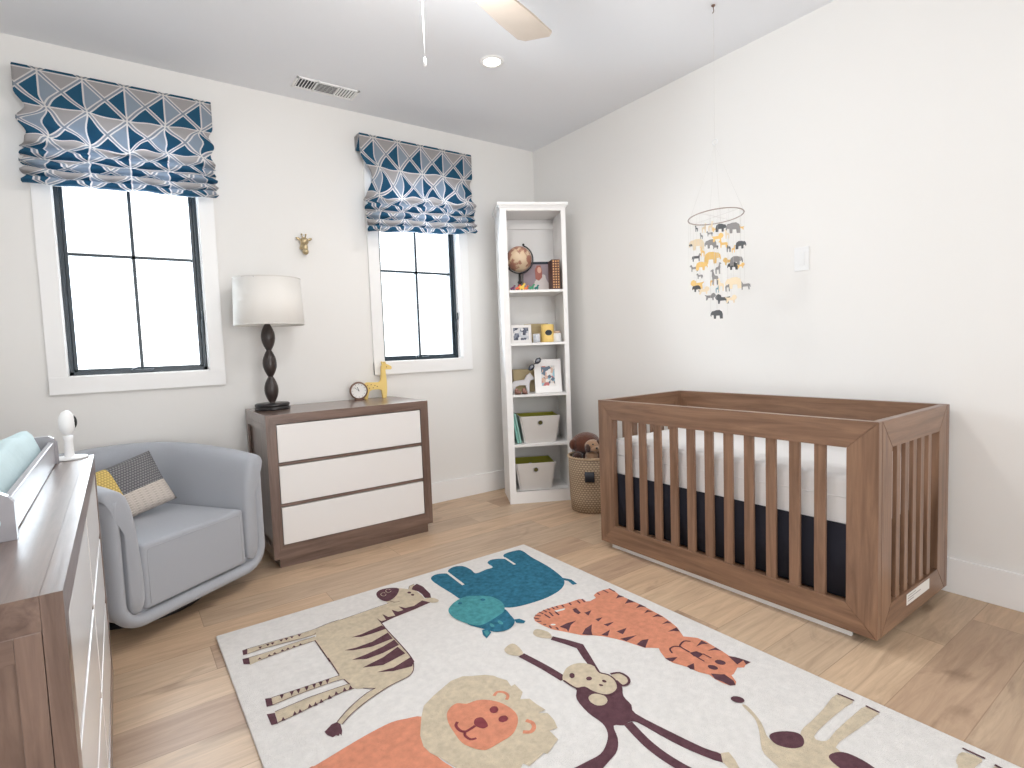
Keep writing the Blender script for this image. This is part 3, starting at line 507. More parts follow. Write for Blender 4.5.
# ceiling fan
FX,FY=-1.95,-1.95
t=thing('ceiling_fan',(FX,FY,H),'ceiling fan with pale wooden blades, only one blade tip in view at the top','fan')
b=MB(); b.lathe([(0,-.26),(.05,-.26),(.09,-.24),(.1,-.2),(.09,-.17),(.03,-.155),(.015,-.15),(.015,-.05),(.06,-.04),(.065,0)],32); b.build('motor_housing',TRIM,t)
b=MB(); b.lathe([(0,-.345),(.05,-.335),(.085,-.3),(.09,-.262),(0,-.26)],32); b.build('light_bowl',mat('opal_glass',(1,.97,.93),.3),t)
fl=bpy.data.lights.new('added_fan_fill','POINT'); fl.energy=24; fl.shadow_soft_size=.09; fl.color=(1,.99,.975); flo=bpy.data.objects.new('added_fan_fill',fl); COL.objects.link(flo); flo.location=(0,0,-.45); flo.parent=t  # fill lamp added below the fan to lift ceiling and walls
for a in (21,141,261):
    m=Matrix.Rotation(math.radians(a),4,'Z')@Matrix.Translation((0,0,-.262))@Matrix.Rotation(.16,4,'X')
    b=MB(); b.prism([(.16,-.06),(.5,-.085),(.65,-.085),(.675,-.06),(.675,.06),(.65,.085),(.5,.085),(.16,.06)],.008,mtx=Matrix.Rotation(PI/2,4,'X'))
    o=b.build('blade',mat('pale_blade_wood',srgb(190,176,162),.5,var=.06,vscale=14),t,mtx=m)
    b=MB(); b.box(.08,.2,-.02,.02,.004,.01,.002); b.build('blade_arm',STEEL,o,mtx=m)
b=MB(); pts=[(-.022,.052,-.33),(-.022,.052,-.6)]; b.tube(pts,.0012,6); pc=b.build('pull_chain',mat('chain_white',srgb(225,225,225),.5),t)
b=MB(); b.lathe([(0,-.03),(.005,-.028),(.006,-.01),(.003,0),(0,0)],12,c=(-.022,.052,-.6)); b.build('chain_pull',mat('chain_white',srgb(225,225,225)),pc)
# ---------------- wall switch
t=thing('light_switch',(0,-2.179,1.531),'white rocker light switch plate on the right wall beside the mobile','light switch')
b=MB(); b.box(-.006,0,-.037,.037,-.06,.06,.002); b.build('plate',WHITEP,t)
b=MB(); b.box(-.0095,-.005,-.017,.017,-.034,.034,.0015); b.build('rocker',WHITEP,t)
# ---------------- roman shades
def roman(x0,x1,seed,label,dl,dr_):
    rnd=random.Random(seed); w=x1-x0; zt,zb=.0,-.53
    t=thing('roman_shade',((x0+x1)/2,-.02,2.5586),label,'roman shade',group=None)
    MB().box(-w/2+.004,w/2-.004,-.065,.018,-.026,-.004,.001).build('headrail',TRIM,t)
    # profile: list of (y,z) down the cloth
    prof=[(-.066,0),(-.072,-.01),(-.072,-.1),(-.073,-.2),(-.077,-.27),(-.088,-.31),(-.104,-.335),(-.106,-.348),(-.082,-.358),(-.072,-.366),(-.092,-.374),(-.112,-.386),(-.116,-.4),(-.09,-.408),(-.074,-.414),(-.095,-.42),(-.118,-.432),(-.12,-.444),(-.09,-.452),(-.075,-.457),(-.098,-.462),(-.12,-.472),(-.122,-.484),(-.092,-.491),(-.076,-.495),(-.1,-.5),(-.12,-.509),(-.118,-.522),(-.085,-.531)]
    # resample
    P=[Vector((0,)+p) for p in prof]; D=[]
    for i in range(len(P)-1):
        n=max(1,int((P[i+1]-P[i]).length/.012))
        for k in range(n): D.append(P[i].lerp(P[i+1],k/n))
    D.append(P[-1]); L=[0]
    for i in range(1,len(D)): L.append(L[-1]+(D[i]-D[i-1]).length)
    nx=60; b=bmesh.new(); uvl=b.loops.layers.uv.new('UVMap'); G=[]
    ph=[rnd.uniform(0,6.28) for _ in range(6)]
    for i,p in enumerate(D):
        row=[]; z=p.z
        # side edges pull in and out where the cloth is gathered
        inl=.0 if z>-.12 else (.035*math.sin((z+.12)/.13*PI)**2 if z>-.34 else .012+.012*math.sin(z*160+ph[0]))
        inr=.0 if z>-.15 else (.022*math.sin((z+.15)/.1*PI)**2 if z>-.36 else .01+.012*math.sin(z*170+ph[1]))
        if seed==2 and -.37<z<-.1: inl=.075*math.sin((z+.1)/.27*PI)**2
        for k in range(nx+1):
            u=k/nx; x=-w/2+inl*(1-u)**3+(w-inl*(1-u)**3*0)*u-inr*u**3
            am=max(0,min(1,(-z-.12)/.15))
            dz=am*(.010*math.sin(u*9+ph[2]+i*.09)+.007*math.sin(u*21+ph[3])+.005*math.sin(u*37+i*.2))*(1 if z>-.34 else .3)
            sag=am*.010*math.sin(PI*u)*(1 if z>-.34 else .4)
            dy=-am*.016*math.sin(u*13+ph[4]+z*30)*(1 if z>-.45 else .5)
            yy=min(p.y+dy,-.058)
            row.append((b.verts.new((x,yy,(z+dz-sag)*(1+(dl*(1-u)+dr_*u)/.53))),u*w/.172+.46,-L[i]/.158-.9))
        G.append(row)
    for i in range(len(G)-1):
        for k in range(nx):
            q=(G[i][k],G[i][k+1],G[i+1][k+1],G[i+1][k]); f=b.faces.new([a[0] for a in q]); f.smooth=True
            for l,a in zip(f.loops,q): l[uvl].uv=(a[1],a[2])
    # top and side returns
    me=MB(); me.merge(b,0,None,True); o=me.build('cloth',SHADE,t)
    md=o.modifiers.new('s','SOLIDIFY'); md.thickness=.002
    b=bmesh.new(); uvl=b.loops.layers.uv.new('UVMap')
    for sx,xx in((-1,-w/2),(1,w/2)):
        vs=[b.verts.new(c) for c in((xx,-.071,0),(xx,.018,0),(xx,.018,-.09),(xx,-.071,-.12))]
        f=b.faces.new(vs)
        for l,uvv in zip(f.loops,((0,0),(.5,0),(.5,-.5),(0,-.7))): l[uvl].uv=uvv
    vs=[b.verts.new(c) for c in((-w/2,-.071,0.001),(w/2,-.071,0.001),(w/2,.018,0.001),(-w/2,.018,0.001))]
    f=b.faces.new(vs)
    for l,uvv in zip(f.loops,((.46,-.9),(.46+w/.172,-.9),(.46+w/.172,-.4),(.46,-.4))): l[uvl].uv=uvv
    me=MB(); me.merge(b); o=me.build('side_return',SHADE,t); md=o.modifiers.new('s','SOLIDIFY'); md.thickness=.002
    return t
roman(-3.197,-2.3628,1,'wide blue and grey geometric roman shade over the left window',.025,-.005)
roman(-1.51,-.6597,2,'blue and grey geometric roman shade over the right window, left edge pulled in',.1,.045)
# ---------------- rug with woven animals
def smooth_closed(P,n=3):
    out=[];m=len(P)
    for i in range(m):
        p0,p1,p2,p3=P[i-1],P[i],P[(i+1)%m],P[(i+2)%m]
        for k in range(n):
            t=k/n; out.append(tuple(.5*((2*p1[j])+(-p0[j]+p2[j])*t+(2*p0[j]-5*p1[j]+4*p2[j]-p3[j])*t*t+(-p0[j]+3*p1[j]-3*p2[j]+p3[j])*t**3) for j in(0,1)))
    return out
def smooth_open(P,n=3):
    Q=[P[0]]+list(P)+[P[-1]]; out=[]
    for i in range(1,len(Q)-2):
        p0,p1,p2,p3=Q[i-1:i+3]
        for k in range(n):
            t=k/n; out.append(tuple(.5*((2*p1[j])+(-p0[j]+p2[j])*t+(2*p0[j]-5*p1[j]+4*p2[j]-p3[j])*t*t+(-p0[j]+3*p1[j]-3*p2[j]+p3[j])*t**3) for j in(0,1)))
    return out+[P[-1]]
RUG0=(-1.86,-2.36)
t=None
b=MB(); b.box(-2.640-RUG0[0],-1.078-RUG0[0],-3.59-RUG0[1],-1.147-RUG0[1],.0005,.012,.004)
def pile(name,c,v=.09): return mat(name,c,1,bump=1,bscale=330,var=v*2.2,vscale=48,spec=.1)
RM={'base':pile('rug_cream',srgb(228,224,220),.06),'beige':pile('rug_beige',srgb(206,191,167),.13),'dark':pile('rug_brown',srgb(98,68,75),.2),'teal':pile('rug_teal',srgb(54,112,136),.3),'aqua':pile('rug_aqua',srgb(80,150,156),.22),'orange':pile('rug_orange',srgb(216,144,116),.12),'white':None,'wine':pile('rug_wine',srgb(136,68,74),.15)}
RM['white']=RM['base']; RK=['base','beige','dark','teal','aqua','orange','wine']
def rk(c): return 0 if c=='white' else RK.index(c)
bmr=bmesh.new()
def fill(pts,z,mi):
    pts=[p for i,p in enumerate(pts) if math.dist(p,pts[i-1])>2e-4]
    tri=geometry.tessellate_polygon([[Vector((x,y,0)) for x,y in pts]])
    vs=[bmr.verts.new((x,y,z)) for x,y in pts]
    for a,c,d in tri:
        try: f=bmr.faces.new((vs[a],vs[c],vs[d]))
        except ValueError: continue
        f.normal_update()
        if f.normal.z<0: f.normal_flip()
        f.material_index=mi
ARTI=0
for kind,colr,lay,sm,w,P in RUGART:
    P=[(x/1000-RUG0[0],y/1000-RUG0[1]) for x,y in P]; z=.012+.0006*lay+ARTI*2e-6; ARTI+=1
    P=[(x,max(y,-3.59+.01-RUG0[1])) for x,y in P]
    if kind=='P':
        if sm: P=smooth_closed(P)
        fill(P,z,rk(colr))
    else:
        P=smooth_open(P) if len(P)>3 else P; w=w/2000; A=[];B=[]
        for i,p in enumerate(P):
            a=Vector(P[max(i-1,0)]); c=Vector(P[min(i+1,len(P)-1)]); d=(c-a).normalized(); n=Vector((-d.y,d.x))*w
            A.append((p[0]+n.x,p[1]+n.y)); B.append((p[0]-n.x,p[1]-n.y))
        for i in range(len(P)-1): fill([A[i],A[i+1],B[i+1],B[i]],z,rk(colr))
me=bpy.data.meshes.new('t'); bmr.to_mesh(me); bmr.free(); b.bm.from_mesh(me)
o=b.build('nursery_rug',[RM[k] for k in RK],loc=(RUG0[0],RUG0[1],0))
tag(o,'large cream area rug woven with a zebra, hippo, tiger, lion, monkey and giraffe','rug')

# ---------------- dressers
def frame_mitred(b,x0,x1,z0,z1,w,y0,y1,mats=(0,1),wb=None):
    """mitred rectangular front frame in the xz plane; mats: horizontal grain index, vertical grain index"""
    wb=wb or w
    def piece(pts,mi):
        bb=bmesh.new(); v0=[bb.verts.new((x,y0,z)) for x,z in pts]; v1=[bb.verts.new((x,y1,z)) for x,z in pts]
        bb.faces.new(v0); bb.faces.new(v1[::-1])
        for i in range(4): bb.faces.new((v0[i],v1[i],v1[(i+1)%4],v0[(i+1)%4]))
        bmesh.ops.recalc_face_normals(bb,faces=bb.faces[:])
        b.merge(bb,mi)
    piece([(x0,z1),(x1,z1),(x1-w,z1-w),(x0+w,z1-w)],mats[0]); piece([(x0,z0),(x1,z0),(x1-w,z0+wb),(x0+w,z0+wb)],mats[0])
    piece([(x0,z0),(x0,z1),(x0+w,z1-w),(x0+w,z0+wb)],mats[1]); piece([(x1,z0),(x1,z1),(x1-w,z1-w),(x1-w,z0+wb)],mats[1])
def dresser(loc,rz,Wd,Dp,Hh,cols,label):
    """front faces local -y; origin at floor centre of the front"""
    t=thing('dresser',loc,label,'dresser',rz)
    h=Wd/2; z0=.052; w=.05
    b=MB(); frame_mitred(b,-h,h,z0,Hh,w,0,.025,(0,2),.07)
    # carcass
    b.box(-h+.0005,h-.0005,.0255,Dp,Hh-.05,Hh-.0003,0,0)
    for s in(-1,1):
        xa,xb=(s*h,s*(h-.012)) if s>0 else (-h,-h+.012)
        lo,hi=min(xa,xb),max(xa,xb)
        b.box(lo,hi,.026,.055,z0,Hh-.05,.001,2); b.box(lo,hi,Dp-.045,Dp,z0,Hh-.05,.001,2)
        b.box(lo,hi,.055,Dp-.045,z0,z0+.06,.001,1); b.box(lo,hi,.055,Dp-.045,Hh-.085,Hh-.05,.001,1)
        q=s*(h-.016); b.box(min(q,q-s*.01),max(q,q-s*.01),.03,Dp-.01,z0+.03,Hh-.06,0,2)
    b.box(-h+.02,h-.02,Dp-.012,Dp-.002,z0,Hh-.05,0,2)
    b.box(-h+.01,h-.01,.03,Dp,z0,z0+.02,0,0)
    b.build('carcass',BRN,t)
    # the dark plinth
    MB().box(-h+.03,h-.03,.012,Dp-.03,0,z0,.001).build('plinth',BRN[0],t)
    zt=Hh-.055; zb=z0+.072; n=3; g=.022; dh=(zt-zb-g*(n-1))/n; cw=(Wd-2*w-.008-(cols-1)*.03)/cols
    # dividers behind the gaps
    b=MB()
    for i in range(1,n):
        zz=zb+i*(dh+g)-g; b.box(-h+w,h-w,.008,.03,zz+.004,zz+g-.003,.001)
    if cols==2: b.box(-.014,.014,.004,.03,z0+.06,Hh-.05,.001)
    b.build('drawer_rail',BRN[0],t)
    for c in range(cols):
        x0=-h+w+.004+c*(cw+.03)
        for i in range(n):
            z=zb+i*(dh+g)
            MB().box(x0,x0+cw,.002,.022,z,z+dh,.0015).box(x0+.01,x0+cw-.01,.022,Dp-.06,z+.01,z+dh-.02).build('drawer',WHITE,t)
    return t
dresser((-1.8138,-.5562,0),0,.9385,.535,.8236,1,'three-drawer dresser with white fronts in a brown wood frame, under the lamp')
dresser((-2.9732,-1.9686,0),PI/2,1.3658,.52,.8236,2,'long brown wood double dresser with glossy white drawers, carrying the changing tray')

# ---------------- table lamp
t=thing('table_lamp',(-2.17,-.215,.8236),'table lamp with dark stacked-oval wooden stem and white drum shade','lamp')
b=MB(); b.lathe([(0,0),(.094,0),(.097,.003),(.097,.014),(.09,.018),(.09,.02),(.094,.023),(.094,.034),(.088,.038),(0,.038)],48); b.build('base',mat('lamp_base_black',srgb(32,28,30),.35),t)
prof=[(0,.038),(.018,.038)]
for k in range(3):
    z0=.04+k*.152
    for j in range(0,17):
        s=j/16; prof.append((.014+.024*math.sin(PI*s)**.9,z0+s*.15))
prof+=[(.012,.5),(0,.5)]
b=MB(); b.lathe(prof,32); b.build('stem',DARKW,t)
b=MB(); b.lathe([(.008,.495),(.008,.6),(.02,.6),(.022,.66),(0,.68)],16); b.build('bulb_socket',STEEL,t)
LIN=mat('linen_shade',srgb(250,247,243),.95,bump=.3,bscale=500)
N,Lk=nt(LIN); tr=N.new('ShaderNodeBsdfTranslucent'); tr.inputs[0].default_value=srgb(252,248,240)+(1,); ms=N.new('ShaderNodeMixShader'); ms.inputs[0].default_value=.25
Lk.new(N['Principled BSDF'].outputs[0],ms.inputs[1]); Lk.new(tr.outputs[0],ms.inputs[2]); Lk.new(ms.outputs[0],N['Material Output'].inputs[0])
b=MB(); b.lathe([(.186,.485),(.189,.487),(.178,.752),(.175,.752),(.186,.485)],64); sh=b.build('lamp_shade',LIN,t,loc=(.014,0,0))
for rr_,zz_ in((.187,.489),(.1775,.75)):
    b=MB(); b.tube([(rr_*math.cos(a),rr_*math.sin(a),zz_) for a in ring(48)],.0035,6,closed=True); b.build('trim_band',mat('shade_band',srgb(226,222,216),.9),sh)
b=MB()
for a in ring(3): b.tube([(0,0,.735),(.176*math.cos(a),.176*math.sin(a),.745)],.002,6)
b.tube([(0,0,.66),(0,0,.75)],.003,6)
b.build('shade_ring',STEEL,t)

# ---------------- clock and wooden giraffe on the dresser
t=thing('desk_clock',(-1.617,-.12,.8236),'small round wooden-rimmed clock with a white face, beside the yellow giraffe','clock',rz=-.25)
R=.057; cz=.0625
rx=Matrix.Translation((0,0,cz))@Matrix.Rotation(PI/2,4,'X')
b=MB(); b.lathe([(R-.008,.016),(R,.012),(R+.001,-.014),(R-.004,-.018),(0,-.018)],40,mtx=rx); b.lathe([(R-.008,.016),(R-.009,.009)],40,mtx=rx); b.build('rim',mat('clock_wood',srgb(120,88,72),.5,var=.1,vscale=30),t)
b=MB(); b.lathe([(0,.009),(R-.008,.009)],40,mtx=rx); fc=b.build('face',mat('clock_face',srgb(240,238,234),.5),t)
b=MB()
for k in range(12):
    a=PI/6*k; m=rx@Matrix.Rotation(a,4,'Z')@Matrix.Translation((0,.041,.0095)); b.box(-.0009,.0009,-.004,.004,0,.0006,mtx=m)
b.build('hour_marks',BLK,fc)
b=MB(); m=rx@Matrix.Rotation(.35,4,'Z'); b.box(-.0015,.0015,-.004,.026,.0098,.0106,mtx=m); m=rx@Matrix.Rotation(.9,4,'Z'); b.box(-.001,.001,-.004,.036,.0106,.0113,mtx=m); b.lathe([(0,.0116),(.003,.0114),(.003,.0098)],12,mtx=rx)
b.build('hands',BLK,fc)
b=MB(); b.box(-.03,.03,-.014,.016,0,.01,.003); b.build('foot',mat('clock_wood',srgb(120,88,72)),t)
t=thing('giraffe_figurine',(-1.47,-.1,.8236),'flat yellow wooden giraffe standing on the small dresser beside the clock','figurine',rz=-.1)
YEL=mat('yellow_wood',srgb(238,208,128),.55,var=.04,vscale=20)
pts=[(-.105,.0),(-.085,0),(-.078,.03),(-.07,.052),(-.05,.06),(0,.06),(.018,.05),(.022,0),(.05,0),(.056,.06),(.056,.12),(.05,.19),(.06,.192),(.09,.19),(.097,.198),(.095,.21),(.075,.222),(.058,.228),(.052,.245),(.045,.245),(.044,.23),(.03,.247),(.024,.243),(.03,.225),(.022,.21),(.02,.16),(.014,.12),(0,.108),(-.05,.11),(-.085,.112),(-.1,.104),(-.112,.07),(-.108,.04)]
b=MB(); b.prism([(x*.95,z) for x,z in pts],.028,bev=.003); o=b.build('body',YEL,t)
for x,z in((-.08,.09),(-.055,.095),(-.03,.088),(-.068,.072),(-.042,.074),(-.015,.08),(.055,.208)):
    b=MB(); b.lathe([(0,.0003),(.0038,.0003)],12,mtx=Matrix.Translation((x,-.0141,z))@Matrix.Rotation(PI/2,4,'X')); b.build('spot',mat('giraffe_spot',srgb(150,110,60),.6),o)
# ---------------- brass giraffe head on the wall
t=thing('giraffe_head_hook',(-1.882,0,1.757),'small brass giraffe head wall ornament between the two windows','wall ornament')
BR=mat('brass',srgb(188,170,136),.38,.85,var=.1,vscale=40)
b=MB(); b.ball((0,-.05,.02),.021,sc=(.9,1,.95)); b.ball((0,-.045,.045),.02,sc=(.85,.9,1.5)); b.ball((0,-.035,.085),.026,sc=(1,.9,1.0)); b.tube([(0,-.03,.085),(0,-.012,.06),(0,-.001,.045)],[.018,.02,.024],14)
o=b.build('head',BR,t); 
for s in(-1,1):
    b=MB(); b.tube([(s*.008,-.032,.102),(s*.012,-.03,.125)],[.004,.0035],8); b.ball((s*.0125,-.03,.128),.006,seg=12); b.build('horn',BR,o)
    b=MB(); b.ball((s*.034,-.03,.1),.012,sc=(1.5,.4,.7),seg=14,mtx=Matrix.Rotation(-s*.45,4,'Y')); b.build('ear',BR,o)
# ---------------- baby monitor
t=thing('baby_monitor',(-3.035,-1.328,.8236),'white baby monitor camera on a disc foot at the back of the long dresser','baby monitor',rz=.6)
b=MB(); b.lathe([(0,0),(.048,0),(.05,.003),(.046,.007),(.012,.01),(0,.01)],36); b.build('foot',WHITEP,t)
b=MB(); b.lathe([(.014,.008),(.012,.03),(.0115,.06),(.014,.075),(0,.075)],20); b.build('stem',WHITEP,t)
b=MB(); b.ball((0,0,.118),.034,sc=(.68,.62,1.2)); hd=b.build('camera_head',WHITEP,t)
b=MB(); b.ball((.016,-.006,.12),.018,sc=(.5,.7,1.2)); b.build('lens',BLK,hd)

# ---------------- changing tray with pad
t=thing('changing_tray',(-3.265,-1.85,.8236),'grey-painted changing tray with screw caps sitting on the long dresser','changing tray')
TG=mat('tray_paint',srgb(160,158,163),.3)
hx,hy,th=.2,.46,.014
b=MB(); b.box(-hx,-hx+th,-hy+th,hy-th,.002,.07,.002).box(hx-th,hx,-hy+th,hy-th,.002,.07,.002); b.build('side_rail',TG,t)
for s in(-1,1):
    y0,y1=(s*hy,s*(hy-.016)); y0,y1=min(y0,y1),max(y0,y1)
    hpz=.088
    b=MB(); b.prism([(-hx-.005,0),(hx+.008,0),(hx+.008,hpz-.02),(hx,hpz-.008),(hx-.012,hpz),(-hx+.012,hpz),(-hx-.005,hpz-.012)],y1-y0,mtx=Matrix.Translation((0,(y0+y1)/2,0)))
    e=b.build('end_panel',TG,t)
    for x in(-.15,.178):
        b=MB(); b.lathe([(0,.003),(.008,.003),(.0105,0)],16,mtx=Matrix.Translation((x,s*hy,.034))@Matrix.Rotation(PI/2 if s<0 else -PI/2,4,'X')); b.build('screw_cap',mat('cap_pale_blue',srgb(196,214,224),.3),e)
MB().box(-hx+th,hx-th,-hy+.016,hy-.016,.002,.012).build('tray_base',TG,t)
PADM=mat('aqua_cover',srgb(196,216,219),.9,bump=.8,bscale=30,var=.05,vscale=8)
t=thing('changing_pad',(-3.265,-1.85,.837),'pale aqua cushioned changing pad lying in the tray','changing pad')
bb=bmesh.new(); G=[]
nx,ny=16,26
for i in range(ny+1):
    row=[]
    for k in range(nx+1):
        u=k/nx*2-1; v=i/ny*2-1
        x=u*.18; y=v*.425
        ed=min(1,(1-abs(u))/.16)*min(1,(1-abs(v))/.08); ed=max(ed,0)**.45
        z=.012+(.062+.05*abs(u)**1.6)*ed+.006*math.sin(7*u+9*v)*ed
        row.append(bb.verts.new((x,y,z)))
    G.append(row)
for i in range(ny):
    for k in range(nx): bb.faces.new((G[i][k],G[i][k+1],G[i+1][k+1],G[i+1][k]))
edge=[G[0][k] for k in range(nx+1)]+[G[i][nx] for i in range(1,ny+1)]+[G[ny][k] for k in range(nx-1,-1,-1)]+[G[i][0] for i in range(ny-1,0,-1)]
bot=[bb.verts.new((v.co.x,v.co.y,.001)) for v in edge]
for i in range(len(edge)): j=(i+1)%len(edge); bb.faces.new((edge[j],edge[i],bot[i],bot[j]))
bb.faces.new(bot)
me=MB(); me.merge(bb,0,None,True); o=me.build('pad',PADM,t); subsurf(o)

# ---------------- armchair
CH=(-2.868,-.528); ca=math.radians(34)
t=thing('armchair',(CH[0],CH[1],0),'grey upholstered barrel swivel armchair in the corner by the left window','armchair',rz=ca)
# local frame: front is -y
HW=.375; FR=.36; BK=.385; TH=.115
def plan(s,off=0,hw=HW):
    """path from the left front tip, around the back, to the right front tip; s 0..1"""
    pass
path=[]
n=10
for i in range(n): path.append(((-1)*HW,-FR+(FR+.03)*i/n,-1,0))
for i in range(25):
    a=PI-PI*i/24; e=.8
    x=math.copysign(abs(math.cos(a))**e,math.cos(a))*HW; y=.03+math.sin(a)**e*(BK-.03)
    path.append((x,y,math.cos(a),math.sin(a)))
for i in range(1,n+1): path.append((HW,.03-(FR+.03)*i/n,1,0))
def sweep(sec,hfun,name,material,par,endround=((.97,-.012),(.86,-.022))):
    bb=bmesh.new(); R_=[]
    N_=len(path)
    for i,(x,y,nx_,ny_) in enumerate(path):
        l=math.hypot(nx_,ny_); nx_/=l; ny_/=l; hs=hfun(i/(N_-1))
        R_.append([bb.verts.new((x+nx_*o_,y+ny_*o_,z if z<.3 else .3+(z-.3)*hs)) for o_,z in sec])
    m=len(sec)
    for i in range(N_-1):
        for k in range(m): bb.faces.new((R_[i][k],R_[i][(k+1)%m],R_[i+1][(k+1)%m],R_[i+1][k]))
    for Rr,sgn in((R_[0],1),(R_[-1],-1)):
        # rounded front tip
        cx=sum(v.co.x for v in Rr)/m; cz_=None
        last=Rr
        for f_,dy in endround:
            nr=[]
            for v,(o_,z) in zip(Rr,sec):
                cen=(min(s_[0] for s_ in sec)+max(s_[0] for s_ in sec))/2
                w_=o_ if abs(o_)<9 else o_
                base_x=path[0][0] if sgn>0 else path[-1][0]
                nxs=-1 if sgn>0 else 1
                o2=cen+(o_-cen)*f_ if z>.25 else o_
                nr.append(bb.verts.new((base_x+nxs*o2,v.co.y+dy,v.co.z-(1-f_)*(.12 if z>.5 else 0))))
            for k in range(m):
                try: bb.faces.new((last[k],last[(k+1)%m],nr[(k+1)%m],nr[k]))
                except ValueError: pass
            last=nr
        bb.faces.new(last)
    bmesh.ops.recalc_face_normals(bb,faces=bb.faces[:])
    me=MB(); me.merge(bb,0,None,True); o=me.build(name,material,par); subsurf(o,1); return o
def hf(s): # arms a little lower at the front
    return .9+.16*math.sin(PI*min(1,max(0,s)))**.8
outer=[(-.16,.07),(-.09,.075),(-.04,.1),(-.01,.16),(0,.25),(0,.45),(.0,.6),(-.006,.628),(-.04,.63),(-.046,.6),(-.046,.25),(-.075,.15),(-.16,.122)]
sh=sweep(outer,hf,'shell',CHR,t,((.98,-.003),(.9,-.006)))
inner=[(-.054,.15),(-.052,.3),(-.052,.6),(-.045,.636),(-.005,.638),(.012,.642),(.02,.656),(.012,.676),(-.012,.688),(-.05,.682),(-.078,.655),(-.094,.6),(-.108,.5),(-.117,.38),(-.12,.2),(-.112,.142),(-.075,.13)]
sweep(inner,hf,'inner_padding',CHR,t,((.96,-.03),(.84,-.045)))
def ucurve(hw,zb_,r_,ztop,n=10):
    L=[(-hw,ztop),(-hw,zb_+r_+.04)]
    for k in range(n+1):
        a=PI+k*PI/2/n; L.append((-hw+r_+r_*math.cos(a),zb_+r_*.95+r_*.95*math.sin(a)))
    return L+[(-x,z) for x,z in L[::-1]]
O_=ucurve(HW+.003,.068,.13,.6); I_=ucurve(HW-.05,.122,.07,.6)
CEN=[((a_[0]+c_[0])/2,0,(a_[1]+c_[1])/2) for a_,c_ in zip(O_,I_)]
fine=[]
for k in range(len(CEN)-1):
    a_,c_=Vector(CEN[k]),Vector(CEN[k+1]); m_=max(1,int((c_-a_).length/.02))
    for q_ in range(m_): fine.append(a_.lerp(c_,q_/m_))
fine.append(Vector(CEN[-1]))
b=MB(); b.tube(fine,.0275,20); b.build('front_rail',CHR,t,mtx=Matrix.Translation((0,-FR-.006,0))@Matrix.Diagonal((1,1.35,1,1)))
b=MB(); b.box(-.254,.254,-FR-.03,.27,.13,.398,.02,seg=4); st=b.build('seat_cushion',CHR,t); st.modifiers.new('w','WEIGHTED_NORMAL')
b=MB(); z=.376
b.tube([(-.232,-FR-.0295,.15),(-.232,-FR-.0295,z-.02),(-.228,-FR-.0295,z-.005),(-.215,-FR-.0295,z),(.215,-FR-.0295,z),(.228,-FR-.0295,z-.005),(.232,-FR-.0295,z-.02),(.232,-FR-.0295,.15)],.002,6); b.build('seam',CHR,st)
b=MB(); b.lathe([(0,0),(.27,0),(.275,.006),(.27,.022),(.08,.03),(.06,.04),(.06,.08),(0,.08)],48); b.build('swivel_base',BLK,t)
# ---------------- cushion on the armchair
GRAYW=weave_mat('grey_knit',srgb(150,148,148),srgb(70,70,76),30,22)
YELW=weave_mat('yellow_knit',srgb(240,212,130),srgb(190,160,90),30,22)
CREW=weave_mat('cream_knit',srgb(226,216,206),srgb(190,178,168),6,46)
def pillow():
    t=thing('throw_pillow',(-2.83,-.50,.455),'rectangular knit throw pillow in yellow, grey and cream on the armchair seat','pillow')
    bb=bmesh.new(); uvl=bb.loops.layers.uv.new('UVMap'); nx,nz=34,24; w,h,d=.178,.135,.05
    grids=[]
    for sgn in(-1,1):
        G=[]
        for i in range(nz+1):
            row=[]
            for k in range(nx+1):
                u=k/nx*2-1; v=i/nz*2-1
                th=d*max(0,(1-u**4)*(1-v**4))**.55
                x=u*w*(1-.05*(1-v*v)*0-.04*(1-abs(v))*abs(u)**3); z=v*h*(1-.05*(1-abs(u))*abs(v)**3)
                row.append((bb.verts.new((x,sgn*th,z)),(u+1)/2,(v+1)/2))
            G.append(row)
        grids.append(G)
        for i in range(nz):
            for k in range(nx):
                q=[G[i][k],G[i][k+1],G[i+1][k+1],G[i+1][k]]
                if sgn>0: q=q[::-1]
                f=bb.faces.new([a[0] for a in q]); f.smooth=True
                for l,a in zip(f.loops,q): l[uvl].uv=(a[1],a[2])
                u,v=(k+.5)/nx,(i+.5)/nz
                f.material_index=2 if v<.42 else (1 if u<.42 else 0)
    bmesh.ops.remove_doubles(bb,verts=bb.verts[:],dist=.0002)
    me=bpy.data.meshes.new('c'); bb.to_mesh(me); bb.free()
    for m in(GRAYW,YELW,CREW): me.materials.append(m)
    o=bpy.data.objects.new('cover',me); COL.objects.link(o); o.parent=t
    t.rotation_euler=(math.radians(-24),math.radians(-13),math.radians(24)); t.location=(-2.9,-.49,.53)
pillow()
# ---------------- crib
KX,KN,KF,KB,KH=-.7484,-2.817,-1.437,-.039,.8263
t=thing('baby_crib',((KX+KB)/2,(KN+KF)/2,0),'brown wooden slatted baby crib along the right wall','crib')
cx,cy=(KX+KB)/2,(KN+KF)/2; hx=(KB-KX)/2; hy=(KF-KN)/2; zb=.035; P_=.102; zt=KH
def rotz_frame(b,A,B,z0,z1,w,wb,th,inward):
    pass
